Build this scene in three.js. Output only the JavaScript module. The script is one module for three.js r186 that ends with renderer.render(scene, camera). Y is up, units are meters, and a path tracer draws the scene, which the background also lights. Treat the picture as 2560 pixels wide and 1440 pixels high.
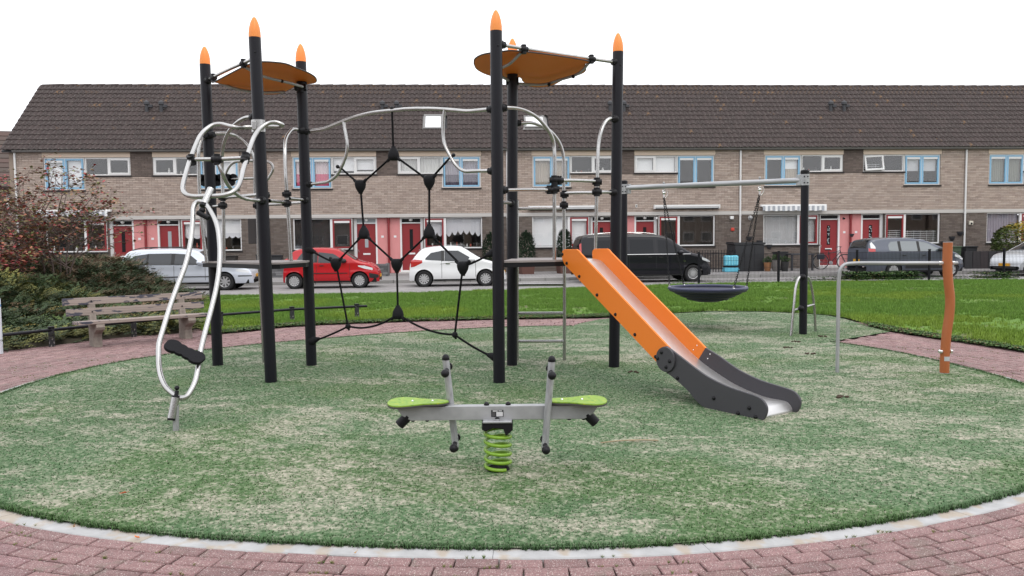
import * as THREE from 'three';
import { mergeGeometries, mergeVertices } from 'three/addons/utils/BufferGeometryUtils.js';
import { RoundedBoxGeometry } from 'three/addons/geometries/RoundedBoxGeometry.js';
import { FontLoader } from 'three/addons/loaders/FontLoader.js';
import { TextGeometry } from 'three/addons/geometries/TextGeometry.js';

// ---------------------------------------------------------------- camera, sky, sun, exposure
const scene = new THREE.Scene();
const EYE = 1.6, PITCH = Math.atan(118 / 1924), ROLL = 0.010;
const camera = new THREE.PerspectiveCamera(2 * Math.atan(720 / 1924) * 180 / Math.PI, 16 / 9, 0.05, 600);
camera.position.set(0, EYE, 0);
camera.up.set(Math.sin(ROLL), Math.cos(ROLL) * Math.cos(PITCH), -Math.cos(ROLL) * Math.sin(PITCH));
camera.lookAt(0, EYE - Math.sin(PITCH), -Math.cos(PITCH));

{ // overcast sky: bright even cloud, a little brighter overhead
  const w = 256, h = 128, d = new Float32Array(w * h * 4);
  for (let y = 0; y < h; y++) for (let x = 0; x < w; x++) {
    const el = Math.max(0, Math.sin(((y + 0.5) / h - 0.5) * Math.PI)), i = (y * w + x) * 4;
    const L = 1.5 + 0.5 * el;
    d[i] = L * 0.985; d[i + 1] = L * 0.995; d[i + 2] = L * 1.03; d[i + 3] = 1;
  }
  const t = new THREE.DataTexture(d, w, h, THREE.RGBAFormat, THREE.FloatType);
  t.mapping = THREE.EquirectangularReflectionMapping; t.magFilter = THREE.LinearFilter; t.needsUpdate = true;
  scene.background = t; scene.environment = t;
}
const sun = new THREE.DirectionalLight(0xfff6ea, 0.8);
sun.position.set(14, 40, 12); sun.target.position.set(0, 0, -14);
sun.castShadow = true; sun.shadow.radius = 40; sun.shadow.mapSize.set(2048, 2048);
Object.assign(sun.shadow.camera, { left: -45, right: 45, top: 45, bottom: -45, near: 1, far: 140 });
scene.add(sun, sun.target);

const renderer = new THREE.WebGLRenderer({ antialias: true });
renderer.toneMapping = THREE.LinearToneMapping; renderer.toneMappingExposure = 1.0;
renderer.shadowMap.enabled = true; renderer.shadowMap.type = THREE.PCFSoftShadowMap;

// ---------------------------------------------------------------- helpers
const V = (x, y, z) => new THREE.Vector3(x, y, z);
function rng(seed) { let s = seed >>> 0; return () => { s = (s + 0x6d2b79f5) | 0; let t = Math.imul(s ^ (s >>> 15), 1 | s); t = (t + Math.imul(t ^ (t >>> 7), 61 | t)) ^ t; return ((t ^ (t >>> 14)) >>> 0) / 4294967296; }; }
const R = rng(7), rr = (a, b) => a + (b - a) * R(), clamp = (x, a = 0, b = 1) => Math.min(b, Math.max(a, x)), lerp = (a, b, t) => a + (b - a) * t;
const smooth = (a, b, x) => { const t = clamp((x - a) / (b - a)); return t * t * (3 - 2 * t); };
const hash = (x, y, s) => { let h = Math.imul(x | 0, 374761393) ^ Math.imul(y | 0, 668265263) ^ Math.imul(s | 0, 974634721); h = Math.imul(h ^ (h >>> 13), 1274126177); return ((h ^ (h >>> 16)) >>> 0) / 4294967296; };
function vn(x, y, s = 0, wrap = 0) {
  let x0 = Math.floor(x), y0 = Math.floor(y); const fx = x - x0, fy = y - y0, u = fx * fx * (3 - 2 * fx), v = fy * fy * (3 - 2 * fy);
  let x1 = x0 + 1, y1 = y0 + 1;
  if (wrap) { x0 = ((x0 % wrap) + wrap) % wrap; x1 = ((x1 % wrap) + wrap) % wrap; y0 = ((y0 % wrap) + wrap) % wrap; y1 = ((y1 % wrap) + wrap) % wrap; }
  return lerp(lerp(hash(x0, y0, s), hash(x1, y0, s), u), lerp(hash(x0, y1, s), hash(x1, y1, s), u), v);
}
const fbm = (x, y, o = 4, s = 0, wrap = 0) => { let a = 0, k = 0.5, n = 0; for (let i = 0; i < o; i++) { a += k * vn(x, y, s + i * 17, wrap); n += k; x *= 2; y *= 2; wrap *= 2; k *= 0.5; } return a / n; };
const toS = (c) => 255 * (c <= 0.0031308 ? 12.92 * c : 1.055 * Math.pow(clamp(c), 1 / 2.4) - 0.055);
function tex(n, f, color = true, rx = 1, ry = 1) {   // f(u, v) -> [r, g, b] linear, or a number
  const d = new Uint8Array(n * n * 4);
  for (let y = 0; y < n; y++) for (let x = 0; x < n; x++) {
    const c = f((x + 0.5) / n, (y + 0.5) / n), i = (y * n + x) * 4;
    if (typeof c === 'number') { d[i] = d[i + 1] = d[i + 2] = 255 * clamp(c); } else for (let k = 0; k < 3; k++) d[i + k] = toS(c[k]);
    d[i + 3] = 255;
  }
  const t = new THREE.DataTexture(d, n, n); t.wrapS = t.wrapT = THREE.RepeatWrapping; t.magFilter = THREE.LinearFilter; t.minFilter = THREE.LinearMipmapLinearFilter; t.generateMipmaps = true;
  if (color) t.colorSpace = THREE.SRGBColorSpace; t.repeat.set(rx, ry); t.needsUpdate = true; return t;
}
const lin = (r, g, b) => new THREE.Color().setRGB(r, g, b);
const M = (r, g, b, rough = 0.7, o = {}) => new (o.physical || o.transmission || o.clearcoat ? THREE.MeshPhysicalMaterial : THREE.MeshStandardMaterial)((({ physical, ...q }) => ({ color: lin(r, g, b), roughness: rough, ...q }))(o));
const mixc = (a, b, t) => [lerp(a[0], b[0], t), lerp(a[1], b[1], t), lerp(a[2], b[2], t)];
const used = {};
function numbered(n) { used[n] = (used[n] || 0) + 1; return used[n] === 1 ? n : n + '_' + String(used[n] - 1).padStart(3, '0'); }
function tag(o, label, category, group, kind) { o.userData.label = label; o.userData.category = category; if (group) o.userData.group = group; if (kind) o.userData.kind = kind; return o; }
function thing(name, label, category, p = [0, 0, 0], turn = 0, group) { const g = new THREE.Group(); g.name = numbered(name); g.position.set(...p); g.rotation.y = turn; scene.add(g); return tag(g, label, category, group); }
function shadow(m) { m.castShadow = m.receiveShadow = true; return m; }
function mesh(name, geo, mat, parent) { const m = shadow(new THREE.Mesh(geo, mat)); m.name = parent === scene ? numbered(name) : name; parent.add(m); return m; }
function structure(name, geo, mat) { const m = mesh(name, geo, mat, scene); m.userData.kind = 'structure'; return m; }
const flat = (g) => { g = g.index ? g.toNonIndexed() : g; for (const k of Object.keys(g.attributes)) if (!['position', 'normal', 'uv'].includes(k)) g.deleteAttribute(k); g.morphAttributes = {}; return g; };
const Y = V(0, 1, 0);
class B {                                    // collects geometries, then builds ONE mesh
  constructor() { this.g = []; }
  add(g, p, e, s) { if (s) g.scale(...s); if (e) g.applyMatrix4(new THREE.Matrix4().makeRotationFromEuler(new THREE.Euler(...e))); if (p) g.translate(...p); this.g.push(flat(g)); return this; }
  box(w, h, d, x, y, z, e) { return this.add(new THREE.BoxGeometry(w, h, d), [x, y, z], e); }
  span(x0, x1, y0, y1, z0, z1) { return this.box(Math.abs(x1 - x0), Math.abs(y1 - y0), Math.abs(z1 - z0), (x0 + x1) / 2, (y0 + y1) / 2, (z0 + z1) / 2); }
  rbox(w, h, d, r, x, y, z, e) { return this.add(new RoundedBoxGeometry(w, h, d, 2, r), [x, y, z], e); }
  bar(a, b, r0, r1 = r0, n = 12) { const A = V(...a), D = V(...b).sub(A), g = new THREE.CylinderGeometry(r1, r0, D.length(), n); g.applyQuaternion(new THREE.Quaternion().setFromUnitVectors(Y, D.clone().normalize())); const c = A.addScaledVector(D, 0.5); g.translate(c.x, c.y, c.z); this.g.push(flat(g)); return this; }
  tube(pts, r, seg = pts.length * 6, n = 10, closed = false) { this.g.push(flat(new THREE.TubeGeometry(new THREE.CatmullRomCurve3(pts.map((p) => V(...p)), closed, 'centripetal'), seg, r, n, closed))); return this; }
  ball(r, x, y, z, s) { return this.add(new THREE.SphereGeometry(r, 14, 10), [x, y, z], null, s); }
  lathe(pts, n = 20, p, e) { return this.add(new THREE.LatheGeometry(pts.map((q) => new THREE.Vector2(...q)), n), p, e); }
  extrude(pts, depth, bevel = 0, p, e, holes = []) {
    const s = new THREE.Shape(pts.map((q) => new THREE.Vector2(...q))); for (const h of holes) s.holes.push(new THREE.Path(h.map((q) => new THREE.Vector2(...q))));
    return this.add(new THREE.ExtrudeGeometry(s, { depth, bevelEnabled: bevel > 0, bevelSize: bevel, bevelThickness: bevel, bevelSegments: 2, curveSegments: 10 }), p, e);
  }
  geo() { return this.g.length === 1 ? this.g[0] : mergeGeometries(this.g); }
  build(name, mat, parent) { return mesh(name, this.geo(), mat, parent); }
}
const rect = (x0, x1, y0, y1) => [[x0, y0], [x1, y0], [x1, y1], [x0, y1]];
const inside = (poly, x, y) => { let c = false; for (let i = 0, j = poly.length - 1; i < poly.length; j = i++) { const [xi, yi] = poly[i], [xj, yj] = poly[j]; if ((yi > y) !== (yj > y) && x < (xj - xi) * (y - yi) / (yj - yi) + xi) c = !c; } return c; };
function instanced(name, geo, mat, list, parent, kind = 'stuff') {   // list of [matrix, [r, g, b]]
  const m = new THREE.InstancedMesh(geo, mat, list.length), c = new THREE.Color();
  list.forEach(([mx, col], i) => { m.setMatrixAt(i, mx); if (col) m.setColorAt(i, c.setRGB(...col)); });
  m.name = parent === scene ? numbered(name) : name; m.userData.kind = kind; parent.add(m); return shadow(m);
}
const _q = new THREE.Quaternion(), _e = new THREE.Euler();
const mat4 = (x, y, z, ex = 0, ey = 0, ez = 0, sx = 1, sy = sx, sz = sx) => new THREE.Matrix4().compose(V(x, y, z), _q.setFromEuler(_e.set(ex, ey, ez)), V(sx, sy, sz));
function sheet(poly, y) { // a flat polygon lying at height y, uv in metres; poly in (x, z)
  const g = new THREE.ShapeGeometry(new THREE.Shape(poly.map(([x, z]) => new THREE.Vector2(x, -z)))); g.rotateX(-Math.PI / 2); g.translate(0, y, 0); return g;
}
function leafGeo(polys) { // polys: list of [p0, p1, p2(, p3), colour]
  const pos = [], col = [];
  for (const q of polys) { const c = q[q.length - 1], v = q.slice(0, -1); const t = v.length === 4 ? [0, 1, 2, 0, 2, 3] : [0, 1, 2]; for (const i of t) { pos.push(...v[i]); col.push(...c); } }
  const g = new THREE.BufferGeometry(); g.setAttribute('position', new THREE.Float32BufferAttribute(pos, 3)); g.setAttribute('color', new THREE.Float32BufferAttribute(col, 3)); g.computeVertexNormals(); return g;
}
const font = await new FontLoader().loadAsync('fonts/droid/droid_sans_bold.typeface.json');

// ---------------------------------------------------------------- shared surface textures and materials
const grainB = tex(256, (u, v) => fbm(u * 64, v * 64, 3, 5, 64), false);
const coarseB = tex(256, (u, v) => fbm(u * 12, v * 12, 4, 9, 12), false);
const steelMap = tex(256, (u, v) => { const k = 0.42 + 0.14 * (fbm(u * 30, v * 8, 3, 21, 0) - 0.5) + 0.06 * (hash(u * 256, v * 256, 3) - 0.5); return [k, k * 0.99, k * 0.975]; });
const galvMap = tex(256, (u, v) => { const k = 0.36 + 0.22 * (fbm(u * 10, v * 10, 4, 33, 10) - 0.5); return [k * 0.98, k, k * 1.03]; });
const MAT = {
  steel: new THREE.MeshStandardMaterial({ map: steelMap, metalness: 0.95, roughness: 0.27 }),
  galv: new THREE.MeshStandardMaterial({ map: galvMap, metalness: 0.55, roughness: 0.55 }),
  black: M(0.008, 0.008, 0.010, 0.45, { physical: true, specularIntensity: 0.45 }), rope: M(0.007, 0.007, 0.008, 0.85, { physical: true, specularIntensity: 0.25 }), rubber: M(0.010, 0.010, 0.012, 0.7, { physical: true, specularIntensity: 0.3, bumpMap: grainB, bumpScale: 0.002 }),
  post: M(0.008, 0.008, 0.012, 0.38, { physical: true, specularIntensity: 0.5, bumpMap: coarseB, bumpScale: 0.0008 }),
  white: M(0.74, 0.74, 0.73, 0.5), chrome: M(0.75, 0.75, 0.75, 0.2, { metalness: 1 }),
};

// ---------------------------------------------------------------- ground
const TC = [0.06, -9.0];                       // centre of the round turf pad
const RIM = [[-5.524, -8.204], [-5.614, -9.253], [-5.483, -10.144], [-5.081, -11.048], [-4.548, -11.584], [-3.825, -12.308], [-3.185, -12.66], [-2.879, -12.92], [-1.906, -13.5], [-0.934, -13.93], [0.097, -14.22], [1.121, -14.307], [2.6, -13.75], [3.9, -12.85], [4.876, -11.79], [5.303, -10.806], [5.458, -9.752], [5.508, -8.213], [5.25, -7.1], [4.75, -6.15], [4.0, -5.32], [3.214, -4.762], [2.447, -4.396], [1.824, -4.168], [1.285, -4.038], [0.784, -3.948], [0.361, -3.916], [-0.224, -3.94], [-0.822, -3.99], [-1.584, -4.107], [-2.246, -4.25], [-2.641, -4.37], [-3.126, -4.62], [-4.0, -5.25], [-4.7, -6.05], [-5.2, -7.0]];
const RIMP = RIM.map(([x, z]) => [Math.atan2(z - TC[1], x - TC[0]), Math.hypot(x - TC[0], z - TC[1])]).sort((a, b) => a[0] - b[0]);
const RIMT = (() => { // radius of the pad by direction: straight interpolation of the surveyed points, then smoothed
  const T = Math.PI * 2, n = 720, raw = [], pts = [...RIMP.map(([a, r]) => [a - T, r]), ...RIMP, ...RIMP.map(([a, r]) => [a + T, r])];
  for (let i = 0; i < n; i++) { const a = i / n * T; let k = pts.findIndex((p) => p[0] > a); const [a0, r0] = pts[k - 1], [a1, r1] = pts[k]; raw.push(lerp(r0, r1, (a - a0) / (a1 - a0))); }
  const out = []; for (let i = 0; i <= n; i++) { let q = 0, w = 0; for (let j = -40; j <= 40; j++) { const e = Math.exp(-((j / 15) ** 2)); q += e * raw[((i + j) % n + n) % n]; w += e; } out.push(q / w); } return out;
})();
const rimr = (a) => { const t = (((a / (Math.PI * 2)) % 1) + 1) % 1 * 720, i = Math.floor(t); return lerp(RIMT[i], RIMT[i + 1], t - i); };
const LOBE = [[1.1, -14.2], [1.3, -14.7], [1.764, -15.42], [2.5, -15.95], [3.5, -16.5], [4.36, -16.86], [5.39, -16.68], [6.15, -16.2], [6.48, -15.7], [6.53, -15.1], [6.45, -14.3], [6.4, -13.7], [6.43, -12.97], [4.9, -11.76]];
const disc = []; for (let i = 0; i < 240; i++) { const a = i / 240 * Math.PI * 2, r = rimr(a); disc.push([TC[0] + r * Math.cos(a), TC[1] + r * Math.sin(a)]); }
const angOf = ([x, z]) => ((Math.atan2(z - TC[1], x - TC[0]) % (Math.PI * 2)) + Math.PI * 2) % (Math.PI * 2);
const aL = angOf(LOBE[0]), aR = angOf(LOBE[LOBE.length - 1]);
const TURF = disc.filter((p) => { const a = angOf(p); return !(a > Math.min(aL, aR) && a < Math.max(aL, aR)); });
{ // insert the lobe where the disc was cut open
  let k = TURF.findIndex((p, i) => { const q = TURF[(i + 1) % TURF.length]; return Math.hypot(p[0] - q[0], p[1] - q[1]) > 1.5; });
  const end = TURF[k], d0 = Math.hypot(end[0] - LOBE[0][0], end[1] - LOBE[0][1]), d1 = Math.hypot(end[0] - LOBE.at(-1)[0], end[1] - LOBE.at(-1)[1]);
  TURF.splice(k + 1, 0, ...(d0 < d1 ? LOBE : [...LOBE].reverse()));
}
const LAWN = [[-5.34, -13.55], [-4.83, -14.05], [-4.43, -14.6], [-3.76, -15.0], [-2.25, -15.42], [0.16, -15.76], [1.55, -15.82], [2.2, -15.95], [3.45, -16.6], [4.36, -16.97], [5.45, -16.78], [6.25, -16.25], [6.58, -15.7], [6.63, -15.1], [6.5, -13.7], [6.5, -13.05], [6.66, -12.2], [6.92, -11.3], [7.1, -10.5], [7.6, -9], [8.6, -6.5], [10.5, -3], [14, 2], [40, 2], [40, -28], [18.5, -27.9], [10.4, -27.6], [5.9, -26.9], [1.85, -25.35], [-0.65, -24.9], [-3.45, -23.8], [-9.2, -23.3], [-8.6, -21], [-7.3, -17.5], [-6.2, -14.9]];
const BED = [[-8.9, -9.3], [-7.98, -11.2], [-7.45, -12.35], [-6.8, -13.35], [-5.85, -13.95], [-6.2, -14.9], [-7.3, -17.5], [-8.6, -21], [-9.2, -23.3], [-12.6, -25.3], [-26, -24.5], [-26, -9.3]];

const soilMap = tex(512, (u, v) => { const a = fbm(u * 10, v * 10, 5, 41, 10), b = fbm(u * 60, v * 60, 2, 43, 60); return mixc(mixc([0.10, 0.075, 0.055], [0.20, 0.155, 0.12], a), [0.06, 0.075, 0.03], smooth(0.55, 0.75, b) * 0.5); }, true, 0.4, 0.4);
structure('ground', (() => { const g = new THREE.PlaneGeometry(500, 500); g.rotateX(-Math.PI / 2); g.translate(0, -0.07, 0); const p = g.attributes.position, uv = g.attributes.uv; for (let i = 0; i < p.count; i++) uv.setXY(i, p.getX(i), p.getZ(i)); return g; })(), new THREE.MeshStandardMaterial({ map: soilMap, roughness: 1, bumpMap: coarseB, bumpScale: 0.02 }));

// bedding sand under the pavers
const bedMap = tex(512, (u, v) => { const a = fbm(u * 14, v * 14, 4, 51, 14), b = hash(u * 512, v * 512, 4); return mixc([0.13, 0.105, 0.09], [0.30, 0.26, 0.22], a * 0.7 + b * 0.3); }, true, 0.7, 0.7);
structure('path', sheet([[-30, 14], [30, 14], [30, -13.2], [7, -16.9], [-5, -16.4], [-7.5, -12], [-30, -8]], -0.03), new THREE.MeshStandardMaterial({ map: bedMap, roughness: 1 }));

// the artificial turf pad: green fibre with sand lying in it
const turfSand = (x, z) => {
  const wx = x + 0.5 * (fbm(x * 1.1, z * 1.1, 3, 61) - 0.5), wz = z + 0.5 * (fbm(x * 1.1 + 40, z * 1.1, 3, 62) - 0.5);
  const s = Math.sin(0.35), c = Math.cos(0.35), ax = (wx * c + wz * s), az = (-wx * s + wz * c);
  let k = 0.34 * fbm(ax * 1.0, az * 2.0, 4, 63) + 0.36 * fbm(wx * 3.0, wz * 5.0, 4, 67) + 0.30 * fbm(ax * 9, az * 22, 3, 69);
  const far = smooth(-11, -15, z); k += 0.008 * far;
  const d = Math.hypot(x + 0.11, z + 5.3); k += 0.10 * Math.exp(-(((d - 0.35) / 0.33) ** 2));                  // sand kicked up round the spring
  k += 0.10 * Math.exp(-((Math.hypot(x + 2.95, z + 6.35) / 0.35) ** 2)) + 0.08 * Math.exp(-((Math.hypot(x - 2.1, z + 6.9) / 0.5) ** 2));
  const rim = rimr(Math.atan2(z - TC[1], x - TC[0])) - Math.hypot(x - TC[0], z - TC[1]); k -= 0.16 * (1 - smooth(0.03, 0.2, rim)) * (z > -9 ? 1 : 0.2);
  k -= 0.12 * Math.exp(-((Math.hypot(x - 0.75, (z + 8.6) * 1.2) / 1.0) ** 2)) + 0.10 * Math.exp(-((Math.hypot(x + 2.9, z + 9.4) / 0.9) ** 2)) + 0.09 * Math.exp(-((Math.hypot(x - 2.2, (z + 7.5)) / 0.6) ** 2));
  return 0.09 + 0.50 * smooth(0.42, 0.67, k);
};
const GREENS = [[0.046, 0.108, 0.036], [0.062, 0.130, 0.050], [0.046, 0.110, 0.022]];
const turfGreen = (x, z) => { const a = fbm(x * 0.5 + 7, z * 0.5, 3, 71), b = smooth(0.5, 0.68, fbm(x * 0.8, z * 0.8 + 30, 3, 73)); return mixc(mixc(GREENS[0], GREENS[1], smooth(0.35, 0.65, a)), GREENS[2], b * 0.7); };
const SAND = [0.385, 0.345, 0.285];
const TX0 = -6.2, TZ0 = -17.6, TS = 14.2;
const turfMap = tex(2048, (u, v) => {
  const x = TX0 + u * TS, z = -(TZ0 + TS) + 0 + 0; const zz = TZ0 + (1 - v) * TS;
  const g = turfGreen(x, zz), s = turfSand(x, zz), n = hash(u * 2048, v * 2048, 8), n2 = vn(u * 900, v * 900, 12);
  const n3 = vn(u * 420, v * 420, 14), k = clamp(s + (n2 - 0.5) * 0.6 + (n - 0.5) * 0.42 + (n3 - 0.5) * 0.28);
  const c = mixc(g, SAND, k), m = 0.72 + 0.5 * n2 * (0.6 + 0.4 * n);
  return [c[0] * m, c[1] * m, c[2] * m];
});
turfMap.wrapS = turfMap.wrapT = THREE.ClampToEdgeWrapping;
{
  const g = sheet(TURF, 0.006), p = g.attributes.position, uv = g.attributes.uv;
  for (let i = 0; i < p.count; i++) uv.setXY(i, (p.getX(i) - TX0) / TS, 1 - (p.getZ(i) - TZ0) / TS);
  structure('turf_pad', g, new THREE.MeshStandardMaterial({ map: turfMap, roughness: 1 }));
  // short fibres standing in the pad
  const blades = (n, h, w, lean, seed) => { const r = rng(seed), P = []; for (let i = 0; i < n; i++) { const a = r() * 6.28, d = 0.012 * r(), x = Math.cos(a * 3) * d, z = Math.sin(a * 3) * d, l = lean * (0.4 + r()), hx = Math.cos(a) * l, hz = Math.sin(a) * l, hh = h * (0.6 + 0.6 * r()), px = -Math.sin(a) * w, pz = Math.cos(a) * w; P.push([[x - px, 0, z - pz], [x + px, 0, z + pz], [x + hx, hh, z + hz], [1, 1, 1]]); } const gg = leafGeo(P); gg.deleteAttribute('color'); const nn = gg.attributes.normal; for (let i = 0; i < nn.count; i++) { const v = V(nn.getX(i), Math.abs(nn.getY(i)), nn.getZ(i)).multiplyScalar(0.35).add(V(0, 0.8, 0)).normalize(); nn.setXYZ(i, v.x, v.y, v.z); } return gg; };
  const list = [], rim = [];
  const r = rng(99), fibre = new THREE.MeshStandardMaterial({ color: 0xffffff, roughness: 0.85, side: THREE.DoubleSide });
  for (let i = 0; i < 190000; i++) {
    const t = r(), z = -3.8 - 13.2 * Math.pow(t, 1.35), x = -5.7 + 12.3 * r();
    const inD = Math.hypot(x - TC[0], z - TC[1]) < rimr(Math.atan2(z - TC[1], x - TC[0])) - 0.01;
    if (!inD && !inside(LOBE, x, z)) continue;
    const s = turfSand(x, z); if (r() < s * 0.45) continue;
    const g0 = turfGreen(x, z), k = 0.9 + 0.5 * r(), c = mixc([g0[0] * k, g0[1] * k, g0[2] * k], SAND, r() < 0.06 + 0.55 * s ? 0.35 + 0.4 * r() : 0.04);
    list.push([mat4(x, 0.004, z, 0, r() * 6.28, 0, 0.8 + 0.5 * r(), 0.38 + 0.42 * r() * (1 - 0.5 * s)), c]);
  }
  instanced('turf_fibre', blades(7, 0.019, 0.0022, 0.012, 3), fibre, list, scene); tag(scene.children.at(-1), 'short green fibre of the round artificial turf pad', 'turf', null, 'stuff');
  for (let i = 0; i < 9000; i++) { const a = r() * Math.PI * 2, q = rimr(a) - 0.035 + 0.05 * r(), g0 = turfGreen(TC[0] + q * Math.cos(a), TC[1] + q * Math.sin(a)), k = 0.6 + 0.5 * r(); if (a > Math.min(aL, aR) && a < Math.max(aL, aR)) continue; rim.push([mat4(TC[0] + q * Math.cos(a), -0.004, TC[1] + q * Math.sin(a), 0, r() * 6.28, 0, 1.1, 0.8 + 0.7 * r()), [g0[0] * k, g0[1] * k, g0[2] * k * 0.9]]); }
  instanced('turf_fringe', blades(9, 0.021, 0.0022, 0.014, 5), fibre, rim, scene); tag(scene.children.at(-1), 'ragged dark green fringe along the edge of the turf pad', 'turf', null, 'stuff');
}

// concrete edging round the pad, cast in slabs with open joints
{
  const edging = thing('concrete_edging', 'pale grey concrete edging ring round the green turf pad', 'edging'); edging.userData.kind = 'structure'; delete edging.userData.category;
  const conc = [0, 1, 2].map((k) => new THREE.MeshStandardMaterial({ roughness: 0.95, bumpMap: grainB, bumpScale: 0.002, map: tex(256, (u, v) => { const a = fbm(u * 8, v * 8, 5, 81 + k, 8), s = smooth(0.52, 0.7, fbm(u * 5 + k, v * 5, 4, 91 + k, 5)); return mixc(mixc([0.28, 0.28, 0.28], [0.43, 0.43, 0.435], a), [0.34, 0.28, 0.215], s * 0.75); }, true, 1.6, 1.6) }));
  const er = rng(17); let a = 0.1;
  while (a < Math.PI * 2 + 0.06) {
    const step = Math.min(0.13 + 0.09 * er(), Math.PI * 2 + 0.1 - a), n = 8, pos = [], idx = [], uv = [], gap = 0.0002 + 0.0006 * er() * er(), lift = (er() - 0.5) * 0.006;
    const mid = a + step / 2, mm = ((mid % 6.2832) + 6.2832) % 6.2832; const inLobe = mm > Math.min(aL, aR) + 0.02 && mm < Math.max(aL, aR) - 0.02;
    if (!inLobe) {
      for (let i = 0; i <= n; i++) { const t = a + gap + (step - 2 * gap) * i / n, r = rimr(t), c = Math.cos(t), s = Math.sin(t); const far = smooth(-6.5, -9, TC[1] + r * s), wd = 0.108 - 0.01 * far + 0.01 * vn(t * 30, 3, 7);
        for (const [q, y] of [[r - 0.02, -0.006], [r + wd - 0.008, -0.006], [r + wd, -0.012], [r + wd, -0.06]]) { pos.push(TC[0] + q * c, y + lift, TC[1] + q * s); uv.push(TC[0] + q * c + y, TC[1] + q * s + y); } }
      for (let i = 0; i < n; i++) for (let k = 0; k < 3; k++) { const p = i * 4 + k; idx.push(p, p + 4, p + 1, p + 1, p + 4, p + 5); }
      for (const p of [0, n * 4]) idx.push(p, p + 1, p + 2, p, p + 2, p + 3);
      const g = new THREE.BufferGeometry(); g.setAttribute('position', new THREE.Float32BufferAttribute(pos, 3)); g.setAttribute('uv', new THREE.Float32BufferAttribute(uv, 2)); g.setIndex(idx); const q = g.toNonIndexed(); q.computeVertexNormals();
      mesh('edging_slab', q, conc[Math.floor(er() * 3)], edging);
    }
    a += step;
  }
}

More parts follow.
